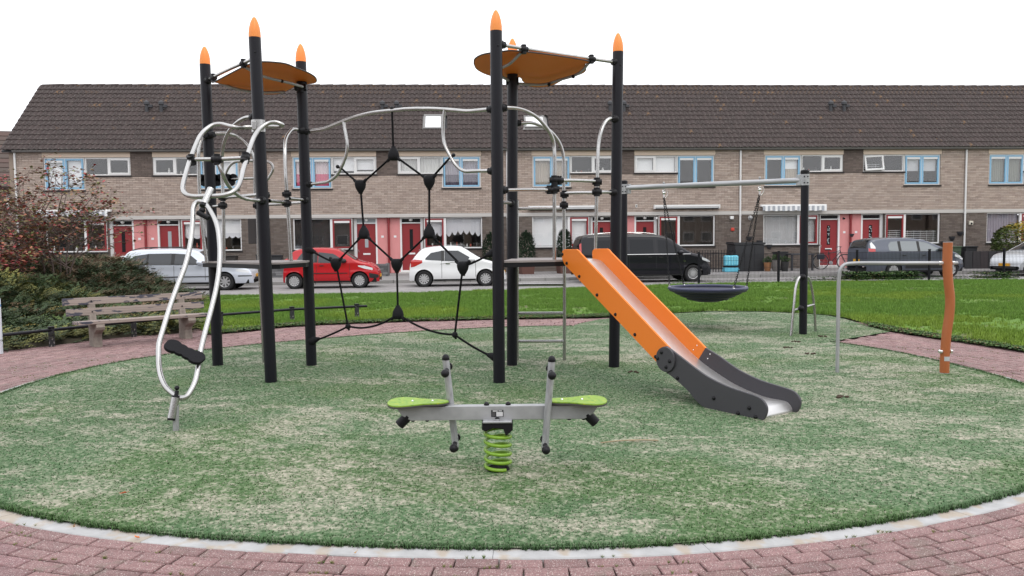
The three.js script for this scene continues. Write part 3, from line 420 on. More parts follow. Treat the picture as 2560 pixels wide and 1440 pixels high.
  if (s < 0) { const d = new B().bar([0, 0.12, -0.15], [0, 2.62, -0.15], 0.055).bar([0, 2.5, -0.15], [0, 2.76, -0.15], 0.075); d.build('red_downpipe', H.redPipe, g); }
  if (s < 0 && o.down !== 0) new B().bar([-HW + 0.02, 0.9, 0.075], [-HW + 0.02, 5.9, 0.075], 0.045).bar([-HW + 0.02, 2.7, 0.078], [-HW + 0.02, 2.76, 0.078], 0.055).bar([-HW + 0.02, 4.6, 0.078], [-HW + 0.02, 4.66, 0.078], 0.055).build('downpipe', H.pipe, g);
  new B().add((() => { const q = new THREE.CylinderGeometry(0.075, 0.075, HW - 0.004, 12, 1, false, Math.PI / 2, Math.PI); q.rotateZ(Math.PI / 2); q.rotateX(-Math.PI / 2); return q; })(), [(wx0 + wx1) / 2, 5.955, 0.2]).span(wx0 + 0.002, wx1 - 0.002, 5.955, 5.975, 0.265, 0.285).span(wx0 + 0.002, wx1 - 0.002, 5.885, 5.92, 0.02, 0.2).build('gutter', H.gutter, g);
  // roof
  const roof = prismX([[ZE - 0.02, EAVE - 0.06], [ZR, RIDGE - 0.05], [-6.9, EAVE - 0.06], [-6.6, EAVE - 0.1], [-3.3, RIDGE - 0.25], [ZE - 0.1, EAVE - 0.1]], wx0 + 0.001 - (o.end || 0), wx1 - 0.001);
  const RF = mesh('roof', roof, H.lead, g), rest = [];
  for (let row = 0; row < ROWS; row++) for (let col = o.end ? -2 : 0; col < 24; col++) {
    const d = row * TL, x = wx0 + (col + 0.5) * TW, y = EAVE - 0.005 + Math.sin(SLOPE) * d, z = ZE + 0.05 - Math.cos(SLOPE) * d;
    if (o.sky && row >= o.sky[2] && row < o.sky[3] && x > o.sky[0] - 0.1 && x < o.sky[1] + 0.1) continue;
    const top = row / ROWS, lich = RT() < (top > 0.8 ? 0.34 : top > 0.6 ? 0.06 : 0.015), mi = lich ? (RT() < 0.5 ? 4 : 5) : Math.floor(RT() * 4), jit = (RT() - 0.5) * 0.008;
    if (col < 0 || row === ROWS - 1 || (row === ROWS - 2 && col >= 12)) { rest.push([mat4(x, y + jit, z, SLOPE, 0, 0), null]); continue; }
    const m = mesh('roof_tile', tileGeo, tileMats[mi], RF); m.position.set(x, y + jit, z); m.rotation.set(SLOPE, 0, (RT() - 0.5) * 0.012);
  }
  instanced('roof_tiles', tileGeo, tileMats[o.end ? 0 : 4], rest, RF);
  for (let i = o.end ? -1 : 0; i < 17; i++) { const m = mesh('ridge_tile', ridgeGeo, tileMats[[0, 1, 3, 4, 5][Math.floor(RT() * 5)]], RF); m.position.set(wx0 + (i + 0.5) * HW / 17, RIDGE - 0.02 + (i % 2) * 0.012, ZR); }
  const vz = 1.72, vx = s * 0.345, vy = EAVE + (vz + ZE) * Math.tan(SLOPE), vb = new B().bar([vx, vy - 0.1, -vz], [vx, vy + 0.46, -vz], 0.085).bar([vx, vy + 0.40, -vz], [vx, vy + 0.52, -vz], 0.14, 0.13).bar([vx, vy + 0.52, -vz], [vx, vy + 0.6, -vz], 0.13, 0.02).rbox(0.2, 0.14, 0.14, 0.02, vx + 0.17, vy + 0.32, -vz); vb.box(0.34, 0.03, 0.5, vx, vy - 0.02, -vz + 0.05, [SLOPE, 0, 0]); vb.build('roof_vent', H.lead, g);
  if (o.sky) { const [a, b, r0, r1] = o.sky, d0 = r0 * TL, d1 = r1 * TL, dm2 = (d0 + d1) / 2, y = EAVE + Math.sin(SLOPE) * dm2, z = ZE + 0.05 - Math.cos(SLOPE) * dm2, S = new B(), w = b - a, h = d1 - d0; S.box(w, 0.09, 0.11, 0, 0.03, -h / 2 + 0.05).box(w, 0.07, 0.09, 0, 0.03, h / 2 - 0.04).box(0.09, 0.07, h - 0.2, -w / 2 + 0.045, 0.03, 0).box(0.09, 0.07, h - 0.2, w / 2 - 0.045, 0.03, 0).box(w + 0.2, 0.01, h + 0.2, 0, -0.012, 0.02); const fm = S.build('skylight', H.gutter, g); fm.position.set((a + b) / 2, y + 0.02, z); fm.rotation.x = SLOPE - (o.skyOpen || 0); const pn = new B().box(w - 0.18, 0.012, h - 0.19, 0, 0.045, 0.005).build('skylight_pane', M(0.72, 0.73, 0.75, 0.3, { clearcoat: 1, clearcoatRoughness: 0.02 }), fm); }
  return g;
}
const cs = [-17.18, -5.86, 5.46, 16.78, 28.10];
const hA = house(cs[0], -1, 'terraced_house', 'leftmost terraced house, with a gable end and a white awning behind the red-leaved shrub', { blue: ['roller', 'roller'], white: ['', ''], big: '', bi: 5, down: 1, blueVent: 0, end: 0.46 });
const hB = house(cs[0], 1, 'terraced_house', 'terraced house with white ornaments upstairs, behind the front of the silver estate car', { blue: ['roller', 'rollerLow'], white: ['', ''], wi: 1, big: 'cafe', bi: 3, doorGlass: 'frost' });
const hC = house(cs[1], -1, 'terraced_house', 'terraced house with pink bedroom curtains and black slatted blinds, behind the red car', { blue: ['pink', 'pink'], white: ['rollerLow', 'rollerLow'], big: 'slatB', doorGlass: 'small', transom: 1, down: 1 });
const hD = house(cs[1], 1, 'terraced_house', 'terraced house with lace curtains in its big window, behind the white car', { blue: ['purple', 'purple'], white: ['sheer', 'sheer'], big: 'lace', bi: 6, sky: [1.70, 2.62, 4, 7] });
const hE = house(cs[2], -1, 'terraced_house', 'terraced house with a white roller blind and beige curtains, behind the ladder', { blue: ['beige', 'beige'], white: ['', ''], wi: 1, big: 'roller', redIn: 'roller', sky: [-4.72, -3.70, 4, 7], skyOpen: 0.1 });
const hF = house(cs[2], 1, 'terraced_house', 'terraced house numbered 52 with a rolled-in awning, behind the black van', { blue: ['', ''], white: ['roller', 'roller'], big: 'slatD', redIn: 'slatD', lamp: 'camera', plate: 0 });
const hG = house(cs[3], -1, 'terraced_house', 'terraced house with white venetian blinds and a striped awning valance', { blue: ['', 'beigeSide'], white: ['', ''], wi: 1, big: 'slatW', doorGlass: 'leaf', lamp: 0 });
const hH = house(cs[3], 1, 'terraced_house', 'terraced house with a small upstairs window tilted open, behind the grey car', { blue: ['half', 'half'], white: ['', 'slatLow'], open: 1, big: 'slatLow', doorGlass: 'leaf', lamp: 0 });
const hI = house(cs[4], -1, 'terraced_house', 'rightmost terraced house, cut off by the edge of the photo', { blue: ['olive', 'olive'], white: ['roller', 'roller'], big: 'grey' });
{ // house number in red figures
  const t = new TextGeometry('52', { font, size: 0.16, depth: 0.012, curveSegments: 4 }); t.translate(0.12, 1.78, -0.198); mesh('house_number', t, M(0.22, 0.02, 0.03, 0.6), hF);
}
{ // brick gable end of the terrace
  const g0 = prismX([[-0.005, 0.05], [-0.005, 5.9], [-3.3, 9.28], [-6.6, 5.9], [-6.6, 0.05]], -HW - 0.28, -HW - 0.004);
  mesh('gable_wall', g0, M(0.27, 0.215, 0.175, 0.95, { bumpMap: grainB, bumpScale: 0.01 }), hA);
}
// awnings: a white cassette over the window, some with a striped valance hanging out of it
function awning(c, s, label, valance, out) {
  const a = thing('awning', label, 'awning', facade(c), FA, 'window awnings'), x0 = Math.min(s * 1.45, s * 4.62), x1 = Math.max(s * 1.45, s * 4.62), cx = (x0 + x1) / 2, w = x1 - x0, y = 3.16;
  if (!valance) { new B().rbox(w, 0.10, 0.16, 0.02, cx, y + 0.04, 0.13).build('cassette', H.white, a); new B().rbox(w - 0.06, 0.06, 0.10, 0.015, cx, y - 0.05, 0.16).build('front_bar', M(0.42, 0.43, 0.44, 0.4), a); new B().rbox(w - 0.1, 0.035, 0.05, 0.01, cx, y - 0.10, 0.12).build('roller', MAT.black, a); for (const e of [-1, 1]) new B().rbox(0.05, 0.2, 0.22, 0.01, cx + e * w / 2, y, 0.12).build('end_cap', H.white, a); return; }
  new B().rbox(w + 0.1, 0.10, 0.2, 0.02, cx, y + 0.02, 0.13).build('cassette', H.white, a);
  const n = 26, sw = w / n; for (let i = 0; i < n; i++) { const x = x0 + (i + 0.5) * sw, hem = 0.035 * Math.abs(Math.sin(i / n * Math.PI * 8)); const g = new THREE.BoxGeometry(sw - 0.002, 0.22 + hem, 0.006, 1, 1, 1); g.translate(x, y - 0.11 - hem / 2, out + 0.012 * Math.sin(i * 1.6)); mesh('valance_strip', g, i % 2 ? H.roller : (H.stripe ||= M(0.36, 0.38, 0.42, 0.85)), a); }
  new B().box(w, 0.01, out - 0.1, cx, y - 0.002, 0.1 + (out - 0.1) / 2, [0.05, 0, 0]).build('canopy', H.roller, a); new B().rbox(w, 0.04, 0.04, 0.01, cx, y - 0.01, out - 0.02).build('front_bar', H.white, a);
  for (const e of [-1, 1]) new B().bar([cx + e * (w / 2 - 0.02), y - 0.02, 0.1], [cx + e * (w / 2 - 0.02), y - 0.04, out - 0.02], 0.018).build('arm', H.white, a);
}
awning(cs[0], -1, 'white awning with drooping valance, half hidden by the red-leaved shrub', true, 0.4);
awning(cs[2], -1, 'white rolled-in awning over the window with the white roller blind', false);
awning(cs[2], 1, 'white rolled-in awning over the dark slatted window above the black van', false);
awning(cs[3], -1, 'grey and white striped awning valance over the white venetian blinds', true, 0.32);
// small fittings fixed to the facade
const fit = (name, label, cat, u, y, build, group) => { const t = thing(name, label, cat, facade(u, 0.012), FA, group); t.position.y = y; build(t); return t; };
fit('wall_lamp', 'white square wall lamp beside the white downpipe', 'lamp', 10.72, 2.62, (t) => { new B().rbox(0.17, 0.14, 0.12, 0.02, 0, 0, 0.07).build('housing', H.white, t); new B().box(0.15, 0.01, 0.10, 0, -0.075, 0.07).build('diffuser', H.roller, t); });
fit('alarm_box', 'small red alarm box on the brown brick wall', 'alarm box', 10.78, 2.05, (t) => { new B().rbox(0.16, 0.15, 0.07, 0.02, 0, 0, 0.035).build('cover', M(0.55, 0.05, 0.03, 0.4), t); new B().box(0.1, 0.012, 0.004, 0, -0.03, 0.072).build('grille', H.red, t); });
fit('wall_lamp', 'round silver bulkhead lamp right of the white downpipe', 'lamp', 11.66, 2.60, (t) => { new B().add(new THREE.SphereGeometry(0.1, 14, 8, 0, 6.3, 0, 1.57), [0, 0, 0.02], [Math.PI / 2, 0, 0]).build('dome', MAT.galv, t); new B().bar([0, 0, 0], [0, 0, 0.03], 0.11).build('backplate', H.white, t); });
fit('bird_box', 'cream wall box with a dark opening beside the right downpipe', 'box', 22.78, 2.26, (t) => { new B().rbox(0.19, 0.19, 0.1, 0.015, 0, 0, 0.05).build('case', M(0.6, 0.57, 0.48, 0.6), t); new B().add(new THREE.SphereGeometry(0.05, 12, 6, 0, 6.3, 0, 1.57), [0, -0.03, 0.101], [Math.PI / 2, 0, 0], null).build('opening', MAT.black, t); });
fit('wall_plaque', 'small white plaque on the brick between the two rolled-in awnings', 'plaque', 6.05, 3.22, (t) => { new B().rbox(0.09, 0.14, 0.03, 0.008, 0, 0, 0.02).build('plate', H.white, t); new B().box(0.035, 0.09, 0.006, 0.008, 0, 0.038).build('slot', MAT.black, t); });
fit('security_camera', 'small black camera beside the door left of the pots', 'camera', 16.3, 2.58, (t) => { new B().bar([0, 0, 0], [0, -0.03, 0.12], 0.02).build('arm', MAT.black, t); new B().rbox(0.08, 0.08, 0.16, 0.02, -0.03, -0.06, 0.15).build('body', MAT.black, t); });
function wallPot(label, u, y, z = 0.012, k = 1) { const t = thing('wall_planter', label, 'planter', facade(u, z), FA, 'dark half-round wall planters'); t.position.y = y; const h = new THREE.LatheGeometry([[0, -0.13], [0.08, -0.13], [0.15, 0.02], [0.165, 0.06], [0.15, 0.06], [0.13, 0.0], [0, -0.02]].map((q) => new THREE.Vector2(q[0] * k, q[1] * k)), 14, -Math.PI / 2, Math.PI); new B().add(h, [0, 0, 0.0]).build('bowl', H.lead, t); new B().box(0.30 * k, 0.02, 0.012, 0, 0.065 * k, 0.0).build('bracket', MAT.black, t); }
wallPot('dark planter nearest the white downpipe, left of the venetian blinds', 11.62, 1.62); wallPot('middle one of three dark planters left of the venetian blinds', 12.14, 1.42); wallPot('lowest dark planter, touching the venetian blind window', 12.62, 1.22);
wallPot('lowest of three dark planters right of the grey-car window', 21.42, 1.28); wallPot('middle one of three dark planters right of the grey-car window', 21.86, 1.52); wallPot('highest dark planter, beside the right white downpipe', 22.26, 1.76);
wallPot('uppermost small planter on the red pipe', 16.78, 1.72, -0.04, 0.75); wallPot('middle small planter on the red pipe', 16.78, 1.3, -0.04, 0.75); wallPot('lowest small planter on the red pipe', 16.78, 0.86, -0.04, 0.75);

// ---------------------------------------------------------------- the climbing structure
const orangeMat = M(0.76, 0.19, 0.012, 0.5, { bumpMap: grainB, bumpScale: 0.0006 }), sheetMat = M(0.68, 0.165, 0.012, 0.55), hplEdge = M(0.05, 0.045, 0.045, 0.6);
const play = thing('climbing_structure', 'play structure of two towers on black posts with orange caps, net and slide', 'playground');
const TUBE = 0.0215;
const tubeM = (name, pts, r = TUBE, mat = MAT.steel) => new B().tube(pts, r, Math.max(12, pts.length * 6), 12).build(name, mat, play);
const POST = { A: [-3.88, -10.05, -3.916], Bf: [-2.784, -8.782, -2.855], C: [-2.626, -9.968, -2.662], D: [-0.155, -8.614, -0.147], E: [-0.01, -9.806, 0.036], F: [1.273, -9.602, 1.33] };
const PR = 0.067, PTOP = 3.9;
for (const [x, z, xt] of Object.values(POST)) {
  const p = new B().bar([x, -0.05, z], [xt, PTOP, z], PR, PR, 28).build('post', MAT.post, play);
  new B().lathe([[PR, 0], [PR * 0.99, 0.05], [PR * 0.88, 0.11], [PR * 0.66, 0.165], [PR * 0.36, 0.21], [PR * 0.16, 0.226], [0, 0.228]], 24, [xt, PTOP, z]).build('post_cap', M(0.78, 0.25, 0.04, 0.42), p);
  new B().ball(0.011, xt + 0.02, PTOP - 0.17, z + PR - 0.004).build('bolt', MAT.black, p);
}
// black cast joints where tubes meet
function joint(x, y, z, dir = [1, 0, 0], k = 1) {
  const d = V(...dir).normalize(), b = new B().bar([x - d.x * 0.045 * k, y - d.y * 0.045 * k, z - d.z * 0.045 * k], [x + d.x * 0.045 * k, y + d.y * 0.045 * k, z + d.z * 0.045 * k], 0.034 * k, 0.034 * k, 14).ball(0.041 * k, x, y, z);
  const u = Math.abs(d.y) > 0.9 ? V(1, 0, 0) : V(0, 1, 0); b.bar([x - u.x * 0.05 * k, y - u.y * 0.05 * k, z - u.z * 0.05 * k], [x + u.x * 0.05 * k, y + u.y * 0.05 * k, z + u.z * 0.05 * k], 0.03 * k, 0.03 * k, 12); b.build('joint', MAT.black, play);
}
function flange(x, y, z, dir) { // rounded clamp bolted to a post
  const d = V(...dir).normalize(); const b = new B().bar([x - d.x * 0.03, y, z - d.z * 0.03], [x + d.x * 0.035, y, z + d.z * 0.035], 0.05, 0.034, 16).ball(0.05, x - d.x * 0.02, y, z - d.z * 0.02, null); for (let i = 0; i < 4; i++) { const a = i * 1.57 + 0.78; b.ball(0.008, x + d.x * 0.0 - d.z * Math.cos(a) * 0.038 + d.x * 0.02, y + Math.sin(a) * 0.038, z + d.x * Math.cos(a) * 0.038 + d.z * 0.02); } b.build('post_clamp', MAT.black, play);
}
// left tower
const ring = [[-2.860, 2.901, -8.720], [-2.971, 2.895, -8.680], [-3.039, 2.880, -8.564], [-3.120, 2.899, -8.581], [-3.203, 2.919, -8.599], [-3.276, 2.909, -8.589], [-3.335, 2.857, -8.540], [-3.371, 2.783, -8.469], [-3.381, 2.664, -8.354], [-3.379, 2.539, -8.231], [-3.374, 2.450, -8.141], [-3.356, 2.315, -8.002], [-3.333, 2.191, -7.871], [-3.301, 2.131, -7.805], [-3.250, 2.093, -7.764], [-3.173, 2.074, -7.744], [-3.049, 2.078, -7.749], [-2.899, 2.082, -7.756], [-2.818, 2.108, -7.785], [-2.775, 2.163, -7.846], [-2.769, 2.247, -7.936], [-2.782, 2.372, -8.067], [-2.787, 2.501, -8.199], [-2.791, 2.633, -8.330], [-2.783, 2.760, -8.453], [-2.744, 2.863, -8.551], [-2.670, 2.928, -8.612], [-2.596, 2.937, -8.622], [-2.536, 2.914, -8.640], [-2.555, 2.909, -8.700], [-2.617, 2.909, -8.740], [-2.748, 2.914, -8.760]];
tubeM('hand_ring', ring, 0.024);
new B().bar([-2.84, 2.85, -8.782], [-2.842, 2.985, -8.782], 0.078, 0.078, 28).rbox(0.05, 0.1, 0.04, 0.008, -2.86, 2.915, -8.70).build('steel_collar', MAT.steel, play);
tubeM('cross_bar', [[-3.371, 2.491, -8.190], [-3.100, 2.491, -8.190], [-2.821, 2.500, -8.190]]);
joint(-3.368, 2.486, -8.19, [-0.1, 0.8, 0.55], 1.15); joint(-3.10, 2.487, -8.19, [1, 0, 0], 1.15); joint(-2.80, 2.50, -8.19, [0.1, 0.8, -0.6], 1.2);
tubeM('curved_brace', [[-3.093, 2.459, -8.190], [-3.057, 2.358, -8.200], [-3.038, 2.241, -8.300], [-3.003, 2.158, -8.400], [-2.949, 2.103, -8.500], [-2.861, 2.080, -8.600], [-2.81, 2.082, -8.700]]);
flange(-2.81, 2.082, -8.705, [0, 0, 1]);
tubeM('arch_bar', [[-2.907, 3.028, -8.800], [-3.061, 3.050, -9.000], [-3.230, 3.027, -9.200], [-3.404, 2.951, -9.400], [-3.513, 2.855, -9.550], [-3.603, 2.720, -9.700], [-3.630, 2.466, -9.750], [-3.628, 2.149, -9.750], [-3.644, 1.36, -9.750]]); flange(-2.915, 3.03, -8.82, [-1, 0, -0.6]);
tubeM('arch_bar', [[-3.924, 2.956, -9.980], [-3.939, 2.921, -9.900], [-3.954, 2.789, -9.850], [-3.962, 2.562, -9.850], [-3.962, 2.259, -9.850], [-3.946, 1.853, -9.850], [-3.901, 1.36, -9.850]]);
tubeM('arch_bar', [[-3.819, 3.013, -10.000], [-3.676, 3.025, -10.100], [-3.605, 3.007, -10.200], [-3.515, 2.935, -10.250], [-3.427, 2.816, -10.250], [-3.385, 2.689, -10.250], [-3.387, 2.279, -10.250], [-3.365, 1.962, -10.250], [-3.367, 1.379, -10.250], [-3.353, 0.951, -10.250], [-3.338, -0.03, -10.250]]); flange(-3.83, 3.0, -9.99, [1, 0, 0.3]); flange(-3.90, 2.99, -9.97, [0, 0, 1]);
tubeM('arch_bar', [[-2.653, 3.030, -9.920], [-2.740, 3.039, -9.850], [-2.774, 2.977, -9.750], [-2.791, 2.878, -9.650], [-2.775, 2.695, -9.550], [-2.760, 2.437, -9.500], [-2.749, 2.199, -9.500], [-2.721, 1.36, -9.500]]); flange(-2.67, 3.03, -9.90, [-0.6, 0, 0.8]);
tubeM('handle', [[-3.820, 2.475, -10.350], [-3.785, 2.581, -10.350], [-3.702, 2.675, -10.350], [-3.584, 2.695, -10.350], [-3.397, 2.699, -10.350], [-3.248, 2.687, -10.350], [-3.185, 2.644, -10.350], [-3.176, 2.580, -10.350], [-3.233, 2.475, -10.350], [-3.277, 2.417, -10.350]], 0.018);
for (const x of [-4.08, -3.9, -3.72]) { const b = new B(); for (const [dx, dy] of [[-0.035, 0.02], [0.035, 0.02], [0, -0.04]]) b.bar([x + dx, 2.455 + dy, -10.32], [x + dx, 2.455 + dy, -10.28], 0.05, 0.05, 16); b.build('foot_plate', MAT.rubber, play); }
tubeM('rail', [[-4.12, 2.455, -10.31], [-3.9, 2.455, -10.31], [-3.37, 2.46, -10.26]], 0.016);
new B().add(new RoundedBoxGeometry(0.24, 0.34, 0.03, 3, 0.014), [-3.40, 1.763, -10.32]).build('end_panel', hplEdge, play);
for (const [a, b] of [[[-3.895, 2.078, -10.0], [-3.635, 2.079, -9.75]], [[-3.617, 2.179, -9.75], [-2.86, 2.154, -8.82]], [[-2.763, 2.084, -8.85], [-2.765, 2.10, -9.5]], [[-2.72, 2.146, -9.5], [-2.643, 2.150, -9.92]], [[-3.36, 2.10, -10.25], [-2.7, 2.12, -10.0]]]) tubeM('rail', [a, [(a[0] + b[0]) / 2, (a[1] + b[1]) / 2, (a[2] + b[2]) / 2], b], 0.02);
joint(-3.632, 2.18, -9.75, [0, 1, 0]); joint(-3.636, 2.08, -9.75, [0, 1, 0]); joint(-2.752, 2.20, -9.5, [0, 1, 0]); joint(-2.756, 2.085, -9.5, [0, 1, 0]); flange(-2.80, 2.15, -8.84, [0.3, 0, -1]); flange(-2.643, 2.15, -9.90, [0, 0, 1]); joint(-3.366, 2.10, -10.25, [0, 1, 0]); flange(-3.885, 2.078, -9.97, [0.6, 0, 0.6]);
// decks
const deckTop = new THREE.MeshStandardMaterial({ roughness: 0.7, bumpMap: grainB, bumpScale: 0.001, map: tex(256, (u, v) => { const a = fbm(u * 8, v * 8, 4, 701, 8), n = hash(u * 256, v * 256, 7); return mixc([0.20, 0.175, 0.17], [0.30, 0.27, 0.265], a * 0.7 + n * 0.3); }) });
function deck(poly, y) { const s = new B(); const sh = poly.map(([x, z]) => [x, -z]); s.extrude(sh, 0.022, 0, [0, y - 0.022, 0], [-Math.PI / 2, 0, 0]); const d = s.build('deck', deckTop, play); const c = poly.reduce((a, p) => [a[0] + p[0] / poly.length, a[1] + p[1] / poly.length], [0, 0]); new B().extrude(sh.map(([x, z]) => [c[0] + (x - c[0]) * 0.985, -c[1] + (z + c[1]) * 0.985]), 0.05, 0, [0, y - 0.075, 0], [-Math.PI / 2, 0, 0]).build('deck_frame', MAT.black, d); }
deck([[-4.02, -9.98], [-3.62, -9.68], [-2.9, -8.92], [-2.70, -8.98], [-2.56, -9.6], [-2.60, -9.9], [-2.75, -10.2], [-3.33, -10.28], [-3.9, -10.2]], 1.375);
deck([[-0.10, -8.68], [0.50, -8.88], [0.63, -9.02], [1.02, -9.38], [0.98, -9.62], [0.68, -10.12], [0.08, -10.16], [0.0, -9.74]], 1.375);
// orange roof sheets, bent, hung from tubes
function roofSheet(outline, hgt, holes = []) {
  const s = new THREE.Shape(new THREE.SplineCurve(outline.map(([x, z]) => new THREE.Vector2(x, -z))).getPoints(90)); for (const [x, z, r] of holes) { const p = new THREE.Path(); p.absellipse(x, -z, r * 1.15, r, 0, 6.2832); s.holes.push(p); }
  const fine = (g) => { g.rotateX(-Math.PI / 2); const p = g.attributes.position; for (let i = 0; i < p.count; i++) p.setY(i, p.getY(i) + hgt(p.getX(i), p.getZ(i))); g.computeVertexNormals(); return g; };
  // triangulate with inner points so the bend shows: cut the sheet into strips along x
  const pts = s.getPoints(), xs = pts.map((p) => p.x), x0 = Math.min(...xs), x1 = Math.max(...xs), zs = pts.map((p) => p.y), z0 = Math.min(...zs), z1 = Math.max(...zs), poly = pts.map((p) => [p.x, p.y]);
  const g = fine(new THREE.ExtrudeGeometry(s, { depth: 0.013, bevelEnabled: false, curveSegments: 10 }));
  const m = mesh('roof_sheet', g, sheetMat, play); const rim = new B().tube(pts.filter((_, i) => i % 2 === 0).map((p) => [p.x, hgt(p.x, -p.y) + 0.0065, -p.y]), 0.0085, 120, 6, true).build('sheet_edge', hplEdge, m); return m;
}
const hL = (x, z) => 3.64 + 0.07 * ((x + 3.1) * 0.5 + (z + 9.7) * 0.5), hR = (x, z) => 3.70 + 0.07 * (x * 0.3 + (z + 9.3) * 0.55);
roofSheet([[-3.70, -9.78], [-3.35, -9.40], [-3.02, -9.06], [-2.86, -8.98], [-2.70, -9.03], [-2.60, -9.12], [-2.54, -9.3], [-2.46, -9.55], [-2.44, -9.82], [-2.52, -10.05], [-2.75, -10.12], [-3.0, -10.42], [-3.18, -10.55], [-3.38, -10.45], [-3.52, -10.1], [-3.70, -9.78]], hL, [[-2.70, -9.97, 0.105]]);
roofSheet([[-0.42, -9.25], [-0.40, -9.05], [-0.30, -8.88], [-0.10, -8.80], [0.06, -8.78], [0.5, -9.0], [0.93, -9.30], [0.90, -9.42], [0.93, -9.55], [0.92, -9.85], [0.72, -10.1], [0.55, -10.45], [0.32, -10.5], [0.18, -10.2], [0.12, -9.95], [-0.12, -9.95], [-0.30, -9.75], [-0.40, -9.5], [-0.42, -9.25]], hR);
tubeM('roof_tube', [[-3.86, 3.70, -10.0], [-3.4, 3.70, -9.45], [-2.9, 3.69, -8.86]], 0.02); joint(-3.74, 3.69, -9.86, [0.65, 0, 0.75]); joint(-3.10, 3.69, -9.1, [0.65, 0, 0.75]); flange(-3.86, 3.69, -9.99, [0.6, 0, 0.8]);
tubeM('roof_arm', [[-3.74, 3.66, -9.86], [-3.5, 3.575, -9.98], [-3.2, 3.57, -10.2], [-2.95, 3.575, -10.2]], 0.017, MAT.galv); tubeM('roof_arm', [[-3.10, 3.66, -9.10], [-2.95, 3.59, -9.3], [-2.72, 3.57, -9.62], [-2.62, 3.57, -9.86]], 0.017, MAT.galv); joint(-2.66, 3.575, -9.93, [0, 1, 0], 1.5);
tubeM('roof_tube', [[-0.10, 3.76, -8.64], [0.55, 3.765, -9.1], [1.28, 3.77, -9.57]], 0.02); joint(0.16, 3.755, -8.83, [0.8, 0, -0.55]); joint(0.98, 3.765, -9.38, [0.8, 0, -0.55]); flange(-0.08, 3.76, -8.65, [0.8, 0, -0.5]); flange(1.28, 3.77, -9.57, [-0.8, 0, 0.4]);
tubeM('roof_arm', [[0.13, 3.72, -8.83], [0.0, 3.64, -9.02], [-0.18, 3.63, -9.35], [-0.1, 3.62, -9.62], [-0.02, 3.60, -9.75]], 0.017, MAT.galv); tubeM('roof_arm', [[0.95, 3.72, -9.38], [0.85, 3.64, -9.55], [0.62, 3.62, -9.86], [0.42, 3.61, -10.08], [0.1, 3.60, -9.95]], 0.017, MAT.galv); joint(0.03, 3.60, -9.80, [0, 1, 0], 1.6);
for (const [x, y, z] of [[-3.25, 3.57, -10.12], [-2.78, 3.57, -9.52], [-0.15, 3.60, -9.30], [0.78, 3.61, -9.62], [0.5, 3.59, -9.98]]) new B().ball(0.022, x, y, z).build('bolt', MAT.black, play);
// bridge tube with its two drop tubes and the rope net
const dropL = [[-2.066, 3.098, -9.656], [-2.058, 3.017, -9.651], [-2.039, 2.917, -9.641], [-2.025, 2.818, -9.633], [-2.030, 2.745, -9.636], [-2.053, 2.660, -9.649], [-2.120, 2.529, -9.686], [-2.194, 2.434, -9.726], [-2.311, 2.371, -9.790], [-2.429, 2.358, -9.854], [-2.60, 2.350, -9.948]];
const dropR = [[-0.753, 3.111, -8.937], [-0.768, 2.993, -8.945], [-0.774, 2.812, -8.949], [-0.760, 2.719, -8.941], [-0.719, 2.625, -8.919], [-0.684, 2.560, -8.900], [-0.638, 2.483, -8.874], [-0.579, 2.423, -8.842], [-0.521, 2.395, -8.810], [-0.381, 2.389, -8.734], [-0.21, 2.381, -8.642]];
tubeM('bridge_tube', [[-2.60, 3.027, -9.95], [-2.572, 3.025, -9.933], [-2.453, 3.027, -9.868], [-2.336, 3.036, -9.804], [-2.205, 3.068, -9.732], [-2.063, 3.104, -9.654], [-1.881, 3.141, -9.554], [-1.676, 3.165, -9.442], [-1.411, 3.166, -9.297], [-1.217, 3.164, -9.191], [-0.967, 3.142, -9.054], [-0.784, 3.117, -8.954], [-0.605, 3.085, -8.856], [-0.476, 3.064, -8.786], [-0.372, 3.061, -8.729], [-0.213, 3.061, -8.642]]);
tubeM('drop_tube', dropL, 0.02); tubeM('drop_tube', dropR, 0.02);
flange(-2.60, 3.02, -9.93, [1, 0, 0.5]); flange(-2.59, 2.35, -9.94, [1, 0, 0.5]); flange(-0.22, 3.06, -8.65, [-1, 0, -0.5]); flange(-0.22, 2.38, -8.65, [-1, 0, -0.5]);
const NET = { T0: [-1.411, 3.145, -9.297], N1: [-1.401, 2.637, -9.292], N2: [-1.855, 2.302, -9.54], N3: [-0.954, 2.309, -9.047], BL: [-2.123, 2.529, -9.687], BR: [-0.687, 2.568, -8.901], N4: [-1.82, 1.702, -9.521], N5: [-0.965, 1.699, -9.053], N6: [-2.224, 1.339, -9.742], N7: [-1.387, 1.335, -9.284], N8: [-0.562, 1.308, -8.833], C1: [-2.597, 1.507, -9.947], D1: [-0.221, 1.468, -8.646], K1: [-2.073, 0.543, -9.66], K2: [-0.67, 0.517, -8.892], N9: [-1.383, 0.729, -9.282], C2: [-2.572, 0.33, -9.933], D2: [-0.221, 0.287, -8.646] };
